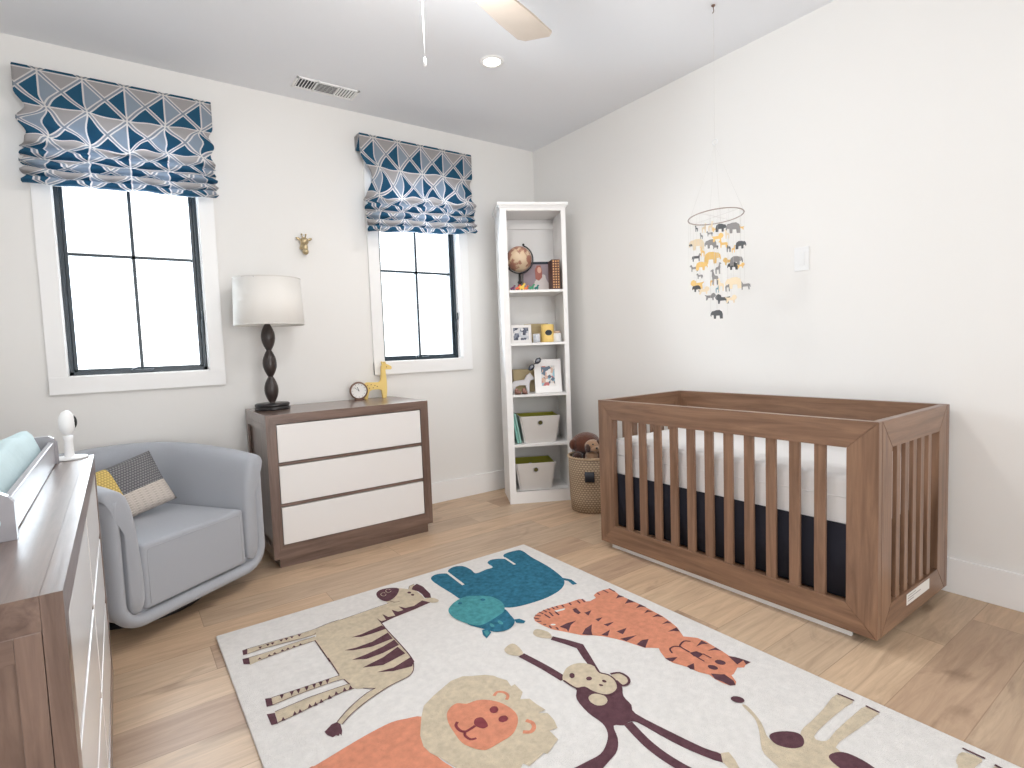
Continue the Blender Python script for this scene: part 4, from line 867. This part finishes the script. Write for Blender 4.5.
# long side panels (front faces -x): mitred frame in the yz plane
def crib_panel(name,half,wp,wt,wb,loc,rz,nslat,slw):
    """frame in local xz plane, outer face at local y=0, thickness to +y"""
    th=.03; b=MB()
    def piece(pts,mi):
        bb=bmesh.new(); v0=[bb.verts.new((x,0,z)) for x,z in pts]; v1=[bb.verts.new((x,th,z)) for x,z in pts]
        bb.faces.new(v0); bb.faces.new(v1[::-1])
        for i in range(4): bb.faces.new((v0[i],v1[i],v1[(i+1)%4],v0[(i+1)%4]))
        bmesh.ops.recalc_face_normals(bb,faces=bb.faces[:]); bmesh.ops.bevel(bb,geom=bb.edges[:],offset=.0015,segments=2,affect='EDGES'); b.merge(bb,mi)
    h=half
    piece([(-h,zt),(h,zt),(h-wp,zt-wt),(-h+wp,zt-wt)],0); piece([(-h,zb),(h,zb),(h-wp,zb+wb),(-h+wp,zb+wb)],0)
    piece([(-h,zb),(-h,zt),(-h+wp,zt-wt),(-h+wp,zb+wb)],1); piece([(h,zb),(h,zt),(h-wp,zt-wt),(h-wp,zb+wb)],1)
    o=b.build(name,[CRB[0],CRB[2]],t,loc=loc,rot=(0,0,rz))
    inner=2*(h-wp); pitch=inner/(nslat+1)
    for i in range(nslat):
        x=-h+wp+pitch*(i+1)
        MB().box(x-slw/2,x+slw/2,.007,.022,zb+wb-.005,zt-wt+.005,.002).build('slat',CRB[2],o)
    return o
crib_panel('side_panel',hy,.106,.103,.105,(-hx,0,0),-PI/2,11,.042)
crib_panel('side_panel',hy,.106,.103,.105,(hx,0,0),PI/2,11,.042)
crib_panel('end_panel',hx-.0305,.088,.103,.105,(0,-hy,0),0,5,.036)
crib_panel('end_panel',hx-.0305,.088,.103,.105,(0,hy,0),PI,5,.036)
b=MB(); b.box(-hx+.05,hx-.05,-hy+.05,hy-.05,.3,.32); b.build('mattress_support',BRN[0],t)
# label on the end
b=MB(); b.box(-.09,.145,-hy-.0012,-hy,.085,.128); lb=b.build('label_plate',mat('label_white',srgb(232,230,226),.4),t)
b=MB()
for k,(a,c) in enumerate(((-.08,.0),(-.08,.05),(-.08,-.02))): b.box(a,c,-hy-.0016,-hy-.0011,.118-k*.01,.1205-k*.01)
b.build('fine_print',mat('print_grey',srgb(150,150,150),.5),lb)
MB().box(-hx+.035,-hx+.05,-hy+.1,hy-.05,.0,.034,.001).build('toe_rail',TRIM,t)
MB().box(hx-.06,hx-.045,-hy+.1,hy-.05,0,.034,.001).build('toe_rail',TRIM,t)
# skirt: black pleated cloth hanging under the mattress
MSK=mat('black_skirt',srgb(30,30,42),.9,bump=.2,bscale=300)
bb=bmesh.new(); pts=[]
x0,x1,y0,y1=-hx+.04,hx-.04,-hy+.04,hy-.04
def seg(a,b_,n): return [(a[0]+(b_[0]-a[0])*i/n,a[1]+(b_[1]-a[1])*i/n) for i in range(n)]
pts=seg((x0,y0),(x0,y1),70)+seg((x0,y1),(x1,y1),30)+seg((x1,y1),(x1,y0),70)+seg((x1,y0),(x0,y0),30)
lo=[];hi=[]
for i,(x,y) in enumerate(pts):
    w=.004*math.sin(i*.9)+.003*math.sin(i*2.3)
    fx=(-1 if x>0 else 1)*w if x in(x0,x1) else 0; fy=(-1 if y>0 else 1)*w if y in(y0,y1) else 0
    lo.append(bb.verts.new((x+abs(fx)*(1 if x<0 else -1)*1.2,y+abs(fy)*(1 if y<0 else -1),.14))); hi.append(bb.verts.new((x,y,.425)))
for i in range(len(pts)): j=(i+1)%len(pts); f=bb.faces.new((lo[i],lo[j],hi[j],hi[i])); f.smooth=True
me=MB(); me.merge(bb,0,None,True); sk=me.build('crib_skirt',MSK); sk.modifiers.new('s','SOLIDIFY').thickness=.003
sk.location=(cx,cy,0); tag(sk,'black cloth crib skirt hanging behind the slats under the white mattress','crib skirt')
MT=thing('crib_mattress',(cx,cy,.325),'white sheeted mattress inside the crib','mattress')
SHT=mat('white_sheet',srgb(240,238,237),.9,bump=.15,bscale=40)
b=MB(); b.box(-hx+.046,hx-.046,-hy+.046,hy-.046,.0,.285,.035,seg=5); b.build('fitted_sheet',SHT,MT)
b=MB(); p=.286; q=.035
for zz in (.1,.2):
    b.tube([(-hx+.0455,-hy+.09,zz),(-hx+.0455,hy-.09,zz)],.002,6); 
b.build('piping',SHT,MT)

# ---------------- mobile
def outl(k):
    return {'e':[(-.5,-.4),(-.5,0),(-.42,.25),(-.2,.38),(.1,.36),(.25,.3),(.42,.28),(.52,.1),(.55,-.12),(.48,-.2),(.45,-.02),(.36,-.08),(.28,-.05),(.26,-.4),(.08,-.4),(.06,-.12),(-.22,-.12),(-.26,-.4)],
     'g':[(-.25,-.6),(-.28,-.1),(-.22,.08),(.02,.14),(.12,.45),(.1,.58),(.2,.6),(.34,.5),(.32,.43),(.22,.44),(.24,.1),(.2,-.1),(.2,-.6),(.1,-.6),(.08,-.15),(-.14,-.15),(-.15,-.6)],
     'z':[(-.45,-.42),(-.44,-.05),(-.55,-.2),(-.5,.12),(-.35,.18),(.15,.14),(.28,.4),(.36,.42),(.52,.22),(.46,.15),(.36,.2),(.3,-.05),(.3,-.42),(.2,-.42),(.18,-.12),(-.28,-.1),(-.35,-.42)],
     'l':[(-.5,-.38),(-.46,.02),(-.62,.14),(-.6,.2),(-.4,.15),(.05,.15),(.12,.34),(.3,.42),(.48,.32),(.55,.12),(.45,-.05),(.33,-.1),(.32,-.38),(.2,-.38),(.16,-.14),(-.25,-.12),(-.36,-.38)]}[k]
MC={'d':mat('felt_charcoal',srgb(95,97,100),.9),'g':mat('felt_grey',srgb(148,146,146),.9),'a':mat('felt_amber',srgb(238,200,128),.9),'c':mat('felt_cream',srgb(236,219,190),.9),'b':mat('felt_blue',srgb(130,165,180),.9)}
MOB=[(k,c,dx*.88,dy*.88,1.136+.972*(z-1.136),w) for k,c,dx,dy,z,w in MOB]
t=thing('hanging_mobile',(-.47,-1.9967,H),'hanging ring mobile of grey, cream and amber felt animals above the crib','mobile')
WIRE=mat('mobile_ring_wood',srgb(176,160,152),.6); STR=mat('thread',srgb(215,212,208),.7)
zr=1.733-H; tl=.10
RR=.128
def rp(a): return (RR*math.cos(a),RR*math.sin(a),zr+math.sin(a+.2)*-.012)
b=MB(); b.tube([rp(a) for a in ring(56)],.0028,8,closed=True); b.build('ring',WIRE,t)
b=MB(); b.lathe([(.004,0),(.009,-.002),(.009,-.005),(.004,-.01),(0,-.01)],16); b.tube([(0,0,-.01),(.003,0,-.03),(-.006,0,-.04)],.002,6); b.build('ceiling_hook',mat('hook_brown',srgb(120,90,78),.5),t)
zc=2.087-H
b=MB(); b.tube([(.0,.013*math.cos(a),zc+.013*math.sin(a)) for a in ring(16)],.002,6,closed=True); b.build('clear_ring',mat('clear_plastic',srgb(228,228,228),.2),t)
b=MB(); b.tube([(0,0,-.03),(0,0,zc+.014)],.0006,4)
for k in range(4): b.tube([(0,0,zc-.014),rp(PI/2*k+.4)],.0006,4)
b.build('hanging_thread',STR,t)
b=MB(); byc={}
for k,c,dx,dy,z,w in MOB:
    if z<1.715: b.tube([(dx,dy,min(zr,z-H+.12)),(dx,dy,z-H+.01)],.0005,4)
for a in ring(12): b.tube([rp(a),(RR*math.cos(a),RR*math.sin(a),zr-.12-.2*((a*7)%1))],.0005,4)
for sp in((-.05,.0),(.05,.03),(0,-.06),(.02,.0)): b.tube([(sp[0],sp[1],zr),(sp[0],sp[1],1.25-H)],.0005,4)
for s in (0,PI/2): b.tube([rp(s),rp(s+PI)],.0008,4)
b.build('animal_threads',STR,t)
rnd=random.Random(5)
NM={'e':'elephant_charm','g':'giraffe_charm','z':'zebra_charm','l':'lion_charm'}
for k,c,dx,dy,z,w in MOB:
    # charm width from its size class (7 mm to 60 mm)
    ww=.0052*w*(1.0 if k!='g' else .95); sg=rnd.choice((-1,1))
    b=MB(); b.prism([(sg*x*ww,zz*ww) for x,zz in outl(k)],.003)
    b.build(NM[k],MC[c],t,loc=(dx,dy,z-H),rot=(0,0,-PI/2+.55+rnd.uniform(-.5,.5)))

# ---------------- bookcase
BA=Vector((-.667,-.413)); BB=Vector((-.231,-.645)); dirx=(BB-BA).normalized(); rz=math.atan2(dirx.y,dirx.x); BW=.468; BD=.34
T=thing('bookcase',(BA.x,BA.y,0),'tall narrow white bookcase standing across the corner of the room','bookcase',rz=rz)
# local: x 0..W , front at y=0 , back at +y
X0,X1=.018,.018+BW; SH=[1.535,1.160,.792,.43,.087]; BH=2.142
b=MB()
b.box(X0,X0+.046,0,.022,0,BH-.045,.0015).box(X1-.032,X1,0,.022,0,BH-.045,.0015)
b.box(X0,X1,0.001,.022,BH-.056,BH-.045).box(X0+.046,X1-.032,.001,.022,0,.087,.001)
b.build('face_frame',TRIM,T)
b=MB(); b.box(X0+.002,X0+.022,.022,BD,0,BH-.045).box(X1-.022,X1-.002,.022,BD,0,BH-.045); b.build('side_panel',TRIM,T)
b=MB(); b.box(X0+.022,X1-.022,BD-.012,BD,0.02,BH-.045); b.build('back_panel',TRIM,T)
b=MB(); b.box(X0-.0,X1+.0,-.001,BD,BH-.048,BH-.034); b.box(X0-.008,X1+.008,-.009,BD,BH-.034,BH-.022,.002).box(X0-.018,X1+.018,-.018,BD,BH-.022,BH,.003); b.build('crown',TRIM,T)
for z in SH: MB().box(X0+.022,X1-.022,.004,BD-.012,z-.018,z,.001).build('shelf',TRIM,T)
b=MB(); b.box(X0+.022,X1-.022,BD-.03,BD-.012,BH-.12,BH-.075,.001); b.build('rail',TRIM,T)
def bk(x,y,z): return Matrix.LocRotScale(Vector((BA.x,BA.y,0)),Matrix.Rotation(rz,3,'Z').to_quaternion(),None)@Vector((x,y,z))
def on(name,x,y,z,label,cat,dz=0,group=None): return thing(name,bk(x,y,z),label,cat,rz+dz,group)
g=.0008
# globe
t=on('desk_globe',.165,.14,SH[0]+g,'antique-toned globe on a turned black stand, top shelf','globe')
m=bpy.data.materials.new('antique_globe'); m.use_nodes=True; N,Lk=nt(m); tc=N.new('ShaderNodeTexCoord'); n=N.new('ShaderNodeTexNoise'); n.inputs['Scale'].default_value=11; n.inputs['Detail'].default_value=4
r=N.new('ShaderNodeValToRGB'); r.color_ramp.elements[0].position=.5; r.color_ramp.elements[0].color=srgb(214,190,160)+(1,); r.color_ramp.elements[1].position=.53; r.color_ramp.elements[1].color=srgb(164,116,98)+(1,)
Lk.new(tc.outputs['Object'],n.inputs['Vector']); Lk.new(n.outputs['Fac'],r.inputs[0]); Lk.new(r.outputs[0],N['Principled BSDF'].inputs['Base Color']); N['Principled BSDF'].inputs['Roughness'].default_value=.35
gz=.235; gr=.093
b=MB(); b.ball((0,0,gz),gr,seg=40); b.build('sphere',m,t)
b=MB(); pts=[]
for i in range(25):
    a=math.radians(-110+i*7.6+20); pts.append((math.cos(a)*(gr+.009)*1,0,gz+math.sin(a)*(gr+.009)))
tl_=[(-.4)]
pts=[((gr+.009)*math.sin(math.radians(a_)),0,gz-(gr+.009)*math.cos(math.radians(a_))) for a_ in range(-50,165,7)]
b.tube(pts,.005,8); b.ball((pts[0][0],0,pts[0][2]),.009,seg=10); b.ball((pts[-1][0],0,pts[-1][2]+.008),.009,seg=10); b.build('meridian_arm',BLK,t)
b=MB(); b.lathe([(0,0),(.06,0),(.062,.006),(.05,.012),(.015,.02),(.009,.03),(.018,.042),(.01,.055),(.017,.068),(.009,.08),(.008,.134),(0,.134)],24); b.build('stand',BLK,t)
# picture book
t=on('picture_book',.325,.2,SH[0]+g,'large picture book with an illustrated cover leaning against the globe, top shelf','book')
tilt=Matrix.Rotation(-.12,4,'X')
b=MB(); b.box(-.12,.085,0,.018,0,.225,.001); b.build('cover',mat('book_cover_mauve',srgb(168,152,160),.5,var=.12,vscale=12),t,mtx=tilt)
b=MB(); b.box(-.12,.085,-.004,.02,.21,.228,.001); b.build('spine_band',mat('navy_band',srgb(24,36,52),.5),t,mtx=tilt)
b=MB()
fig=[(-.06,0),(.075,0),(.07,.06),(.05,.1),(.045,.125),(.02,.13),(-.005,.115),(-.035,.08)]
b.prism(fig,.002,mtx=Matrix.Translation((0,-.0012,0))); b.ball((.03,-.001,.115),.018,sc=(1,.08,1),seg=14)
b.build('cover_figure',mat('cover_pale',srgb(216,208,206),.6,var=.08,vscale=40),t,mtx=tilt)
b=MB(); b.prism([(-.03,.1),(-.005,.085),(.02,.11),(.022,.165),(.012,.2),(-.015,.2),(-.032,.17)],.002,mtx=Matrix.Translation((0,-.0035,0))); b.build('cover_hair',mat('cover_red',srgb(170,104,92),.6),t,mtx=tilt)
b=MB(); b.ball((0.002,-.005,.165),.02,sc=(.8,.08,1.2),seg=16); b.build('cover_face',mat('cover_skin',srgb(226,180,160),.6),t,mtx=tilt)
# patterned box/book
t=on('patterned_book',.415,.04,SH[0]+g,'dark brown and gold patterned book upright at the right end of the top shelf','book')
b=MB(); b.box(-.03,.03,0,.13,0,.215,.002); b.build('binding',mat('book_brown',srgb(84,46,32),.5,var=.2,vscale=60),t)
b=MB()
for i in range(11):
    for xx in(-.018,0,.018): b.box(xx-.005,xx+.005,-.0012,.0,.012+i*.0185,.012+i*.0185+.01)
b.build('gold_pattern',mat('gold_pattern',srgb(214,160,104),.4,var=.3,vscale=60),t)
# little toys
TOYS=[(.098,(112,62,96),'purple'),(.135,(220,92,60),'orange'),(.165,(236,200,90),'yellow'),(.195,(226,120,70),'coral'),(.235,(44,140,100),'green'),(.27,(40,120,116),'teal')]
for i,(x,c,nm) in enumerate(TOYS):
    t=on('toy_dinosaur',x,.045,SH[0]+g,'tiny %s toy dinosaur in the row at the front of the top shelf'%nm,'toy',group='toy dinosaurs on the top shelf',dz=(i%3-1)*.4)
    k=[1,1.1,1.4,.9,1.15,1][i]
    b=MB(); b.prism([(x_*k,z_*k) for x_,z_ in((-.016,0),(-.008,0),(-.006,.008),(.003,.008),(.005,0),(.011,0),(.012,.014),(.014,.026),(.02,.03),(.019,.037),(.009,.037),(.004,.026),(-.008,.022),(-.022,.014),(-.014,.01))],.011,bev=.0015)
    b.build('body',mat('toy_%s'%nm,srgb(*c),.4),t)
# frames
def photo_frame(name,x,y,z,w,h,bw,label,art,dz=0,cat='photo frame'):
    t=on(name,x,y,z,label,cat,dz); m=Matrix.Rotation(-.14,4,'X')
    b=MB(); bw_=bw
    b.box(-w/2,w/2,0,.012,0,bw_,.001).box(-w/2,w/2,0,.012,h-bw_,h,.001).box(-w/2,-w/2+bw_,0,.012,bw_,h-bw_,.001).box(w/2-bw_,w/2,0,.012,bw_,h-bw_,.001)
    b.build('frame',WHITE,t,mtx=m)
    MB().box(-w/2+bw_-.001,w/2-bw_+.001,.006,.01,bw_-.001,h-bw_+.001).build('picture',art,t,mtx=m)
    zt_=h*.7; b=MB(); b.poly([(-.02,.012+zt_*.14,zt_),(.02,.012+zt_*.14,zt_),(.02,.012+zt_*.14+.045,0.001),(-.02,.012+zt_*.14+.045,0.001)]); o=b.build('easel_back',mat('frame_back',srgb(90,80,72),.8),t); o.modifiers.new('s','SOLIDIFY').thickness=.003
    return t
def artmat(name,cols,scale=25):
    m=bpy.data.materials.new(name); m.use_nodes=True; N,Lk=nt(m); tc=N.new('ShaderNodeTexCoord'); v=N.new('ShaderNodeTexVoronoi'); v.inputs['Scale'].default_value=scale
    r=N.new('ShaderNodeValToRGB'); r.color_ramp.interpolation='CONSTANT'; e=r.color_ramp.elements
    for i,c in enumerate(cols):
        if i<2: k=e[i]; k.position=i/len(cols)
        else: k=e.new(i/len(cols))
        k.color=srgb(*c)+(1,)
    sp=N.new('ShaderNodeSeparateColor'); Lk.new(tc.outputs['Object'],v.inputs['Vector']); Lk.new(v.outputs['Color'],sp.inputs[0]); Lk.new(sp.outputs[0],r.inputs[0]); Lk.new(r.outputs[0],N['Principled BSDF'].inputs['Base Color']); N['Principled BSDF'].inputs['Roughness'].default_value=.4
    return m
photo_frame('photo_frame',.155,.1,SH[1]+g,.155,.135,.022,'small landscape white frame with a dark grey photograph on the second shelf',artmat('photo_grey',[(60,66,84),(120,126,140),(214,214,216),(80,86,104),(190,194,200)],55))
photo_frame('photo_frame',.342,.07,SH[2]+g,.2,.245,.05,'larger portrait white frame with a colourful picture on the third shelf',artmat('photo_colour',[(220,214,210),(150,190,205),(214,180,160),(90,110,130),(196,110,110),(235,230,226)],48))
# boxes behind
def giftbox(x,y,z,w,h,d,label):
    t=on('kraft_box',x,y,z,label,'box'); K=mat('kraft_card',srgb(196,178,140),.8,var=.05,vscale=20)
    MB().box(-w/2,w/2,0,d,0,h-.018,.001).build('body',K,t); MB().box(-w/2-.003,w/2+.003,-.003,d+.003,h-.026,h,.001).build('lid',K,t)
giftbox(.285,.19,SH[1]+g,.17,.14,.09,'tan card box behind the yellow candle on the second shelf')
giftbox(.185,.2,SH[2]+g,.17,.17,.09,'tan card box behind the white horse on the third shelf')
t=on('pillar_candle',.35,.1,SH[1]+g,'yellow pillar candle with a dark oval label on the second shelf','candle')
b=MB(); b.lathe([(0,0),(.046,0),(.048,.004),(.047,.125),(.04,.13),(0,.124)],32); b.build('wax',mat('yellow_wax',srgb(240,206,124),.5),t)
b=MB(); b.tube([(0,0,.122),(0,0,.136)],.0015,6); b.build('wick',BLK,t)
b=MB()
prev=None; bb=bmesh.new(); c0=bb.verts.new((0,-.0495,.068)); rv=[]
for a in ring(20):
    th=-PI/2+.55*math.cos(a); rv.append(bb.verts.new((.0488*math.cos(th),.0488*math.sin(th),.068+.02*math.sin(a))))
for i in range(20): bb.faces.new((c0,rv[i],rv[(i+1)%20]))
b.merge(bb); o=b.build('label_patch',mat('dark_label',srgb(38,48,58),.5),t); o.modifiers.new('s','SOLIDIFY').thickness=.0006
t=on('votive_glass',.262,.065,SH[1]+g,'small clear glass votive beside the yellow candle','candle holder')
b=MB(); b.lathe([(0,0),(.022,0),(.026,.004),(.027,.062),(.0245,.062),(.023,.008),(0,.006)],24); b.build('cup',mat('frosted_glass',srgb(200,204,210),.15),t)
t=on('white_jar',.418,.08,SH[1]+g,'small round white jar at the right end of the second shelf','jar')
b=MB(); b.lathe([(0,0),(.026,0),(.03,.005),(.031,.05),(.026,.062),(0,.062)],24); b.build('body',WHITEP,t)
b=MB(); b.lathe([(0,.062),(.024,.062),(.024,.076),(.02,.08),(0,.08)],24); b.build('lid',mat('jar_lid',srgb(205,180,160),.5),t)
# white horse
t=on('horse_figurine',.162,.145,SH[2]+g,'white standing horse figurine in front of the tan box on the third shelf','figurine')
pts=[(-.085,0),(-.07,0),(-.062,.05),(-.03,.062),(.02,.06),(.035,0),(.05,0),(.052,.07),(.062,.1),(.085,.1),(.092,.112),(.085,.125),(.07,.145),(.06,.16),(.052,.152),(.03,.14),(.012,.105),(-.05,.1),(-.07,.098),(-.095,.075),(-.098,.04),(-.09,.04)]
b=MB(); b.prism([(x*.92,z*.92) for x,z in pts],.03,bev=.005); b.build('body',mat('horse_white',srgb(226,224,226),.5),t)
for i,x in enumerate((.105,.155)):
    t=on('baby_shoe',x,.028,SH[2]+g,('left' if i==0 else 'right')+' shoe of the brown baby pair at the front of the third shelf','shoe',dz=.5-.4*i,group='baby shoes on the third shelf')
    b=MB(); b.ball((0,-.0,.014),.02,sc=(1,1.7,.7)); b.ball((0,.014,.026),.016,sc=(1,1,1)); b.build('upper',mat('shoe_leather',srgb(150,112,100),.6),t)
    b=MB(); b.ball((0,0,.004),.021,sc=(1,1.7,.19)); b.build('sole',mat('shoe_sole',srgb(96,66,58),.7),t)
# sunglasses hooked over the frame corner
t=on('sunglasses',.255,.068,SH[2]+.195,'dark sunglasses hooked over the corner of the larger white frame','sunglasses')
m=Matrix.Scale(1.2,4)@Matrix.Rotation(-.75,4,'Y')
for s in(-1,1):
    b=MB(); b.ball((s*.028,-.014,.02),.02,sc=(1.1,.12,.8),mtx=None); b.build('lens',mat('dark_lens',srgb(24,30,46),.15),t,mtx=m)
b=MB(); b.tube([(-.008,-.014,.022),(.008,-.014,.022)],.003,6)
for s in(-1,1): b.tube([(s*.05,-.012,.024),(s*.05,.0,.024),(s*.045,.055,.015)],.0022,6)
b.build('temples',BLK,t,mtx=m)
# bins
def bin_(z,x,label):
    t=on('storage_bin',x,.025,z+g,label,'storage bin'); F=mat('bin_fabric',srgb(214,210,206),.9,bump=.2,bscale=300); I=mat('bin_lining',srgb(178,176,70),.9)
    h=.195; a0,a1=.118,.15; d0,d1=.24,.27
    def shell(o_,zlo,mi,flip):
        bb=bmesh.new(); r0=[(-a0+o_,o_+.015),(a0-o_,o_+.015),(a0-o_,d0-o_),(-a0+o_,d0-o_)]; r1=[(-a1+o_,o_),(a1-o_,o_),(a1-o_,d1-o_),(-a1+o_,d1-o_)]
        v0=[bb.verts.new((x_,y_,zlo)) for x_,y_ in r0]; v1=[bb.verts.new((x_,y_,h)) for x_,y_ in r1]
        bb.faces.new(v0)
        for i in range(4): bb.faces.new((v0[i],v0[(i+1)%4],v1[(i+1)%4],v1[i]))
        bmesh.ops.bevel(bb,geom=[e for e in bb.edges if abs(e.verts[0].co.z-e.verts[1].co.z)>.05],offset=.012,segments=3,affect='EDGES')
        bmesh.ops.recalc_face_normals(bb,faces=bb.faces[:])
        if flip: bmesh.ops.reverse_faces(bb,faces=bb.faces[:])
        return bb
    b=MB(); b.merge(shell(0,0,0,False),0,None,False); o=b.build('fabric_body',F,t)
    b=MB(); b.merge(shell(.003,.003,0,True)); b.build('lining',I,t)
    b=MB(); b.tube([(x_,y_,h) for x_,y_ in((-a1+.008,.003),(a1-.008,.003),(a1-.003,.008),(a1-.003,d1-.008),(a1-.008,d1-.003),(-a1+.008,d1-.003),(-a1+.003,d1-.008),(-a1+.003,.008))],.0035,6,closed=True); b.build('rim_band',F,t)
    tl=math.atan2(.015,h); mg=Matrix.Translation((0,.0035,.148))@Matrix.Rotation(PI/2-tl*-1,4,'X')
    b=MB(); b.tube([(.019*math.cos(a),.019*math.sin(a),0) for a in ring(24)],.0035,8,closed=True,mtx=mg); gg=b.build('grommet',STEEL,t)
    b=MB(); b.lathe([(0,.0005),(.018,.0005)],24,mtx=mg); b.build('grommet_hole',mat('hole_dark',srgb(92,86,48),.8),t)
bin_(SH[3],.262,'grey fabric bin with lime lining and grommet on the fourth shelf, above the other bin')
bin_(SH[4],.218,'grey fabric bin with lime lining and grommet on the lowest shelf')
t=on('stuffed_ball',.19,.1,SH[4]+.165,'silver ball lying in the lowest grey bin','toy'); b=MB(); b.ball((0,0,0),.024); b.lathe([(.0242,-.003),(.0255,0),(.0242,.003)],24); b.build('ball',mat('ball_grey',srgb(170,172,178),.4),t)
for i,(x,y,nm,c,w) in enumerate(((.093,.12,'mint green board book leaning against the bin on the fourth shelf',(130,190,176),.016),(.113,.125,'pale teal board book leaning beside the mint one on the fourth shelf',(154,204,192),.012))):
    t=on('board_book',x-.002,.02,SH[3]+g+.0015,nm,'book',group='board books on the fourth shelf')
    m=Matrix.Rotation(-.17,4,'Y')
    b=MB(); b.box(0,.0025,0,.16,0,.24-.02*i,.0005).box(w-.0025,w,0,.16,0,.24-.02*i,.0005).box(0,w,0,.003,0,.24-.02*i,.0008); b.build('cover',mat('mint_%d'%i,srgb(*c),.5),t,mtx=m)
    MB().box(.0025,w-.0025,.003,.156,.003,.236-.02*i).build('pages',WHITEP,t,mtx=m)
    t.rotation_euler=(0,-.0,rz); t.location=bk(x-.002+(.0 if i==0 else 0),.04,SH[3]+g+.002)

# ---------------- wicker basket with stuffed animals
BX,BY=-.285,-.885
t=thing('wicker_basket',(BX,BY,0),'round woven wicker basket between the bookcase and the crib, full of plush toys','basket')
WK=weave_mat('wicker',srgb(206,184,158),srgb(120,96,74),44,68)
b=MB(); b.lathe([(0,.002),(.135,.002),(.143,.008),(.15,.1),(.154,.25),(.156,.37),(.15,.37),(.147,.25),(.143,.1),(.13,.015),(0,.012)],64)
o=b.build('woven_body',WK,t)
b=MB()
for k in range(2):
    b.tube([((.153+.004*math.sin(22*a+k*PI))*math.cos(a),(.153+.004*math.sin(22*a+k*PI))*math.sin(a),.373+.004*math.cos(22*a+k*PI)) for a in ring(160)],.005,6,closed=True)
b.build('braided_rim',mat('wicker_rim',srgb(198,172,142),.8),t)
av=math.atan2(-3.62-BY,-2.89-BX)
for s in(-.08,):
    bb=bmesh.new(); R_=.1615; rows=[]
    for zz in(.222,.29):
        rows.append([bb.verts.new(((R_-.006+.0*(zz-.2))*math.cos(av+s+q*.05-.2),(R_-.006)*math.sin(av+s+q*.05-.2),zz)) for q in range(9)])
    for i in range(8): bb.faces.new((rows[0][i],rows[0][i+1],rows[1][i+1],rows[1][i]))
    me=MB(); me.merge(bb,0,None,True); o=me.build('handle_strap',mat('navy_leather',srgb(36,40,52),.5),t); o.modifiers.new('s','SOLIDIFY').thickness=-.008
def fur(name,c): return mat(name,c,1,bump=1,bscale=260,var=.25,vscale=70,sheen=.5)
FB=fur('brown_plush',srgb(98,54,36)); FD=fur('beige_plush',srgb(178,142,112)); FK=fur('dark_plush',srgb(70,44,36))
def dirp(a,r,z): return (r*math.cos(a),r*math.sin(a),z)
# one big brown bear, lying in the basket
t=thing('teddy_bear',(BX+.015,BY+.03,.235),'dark brown plush bear lying on top in the wicker basket','stuffed animal')
b=MB(); b.ball((.0,.035,.21),.098,sc=(1.1,1,.8)); b.ball((.01,0,.06),.1,sc=(.95,.9,1.0)); b.build('body',FB,t)
b=MB(); b.ball((-.105,.045,.215),.034,sc=(1,.7,1.1)); b.build('ear',FB,t)
b=MB(); b.ball((-.1,.01,.13),.035,sc=(1.2,.9,1.1)); b.build('paw',FK,t)
t=thing('plush_dog',(BX-.035,BY-.055,.325),'beige plush dog with brown patches beside the bear in the basket','stuffed animal')
b=MB(); b.ball((0,0,.125),.05,sc=(1.15,.95,.85)); b.ball((-.012,-.035,.11),.028,sc=(1.1,1,.8)); b.ball((0.0,.01,.05),.045); b.build('head',FD,t)
b=MB(); b.ball((.032,-.03,.145),.024,sc=(1,.8,1)); b.ball((-.05,-.005,.115),.024,sc=(.6,1,1.2)); b.build('patches',FK,t)
b=MB(); b.ball((-.022,-.062,.118),.008,seg=10); b.ball((-.03,-.035,.142),.006,seg=10); b.build('nose',BLK,t)
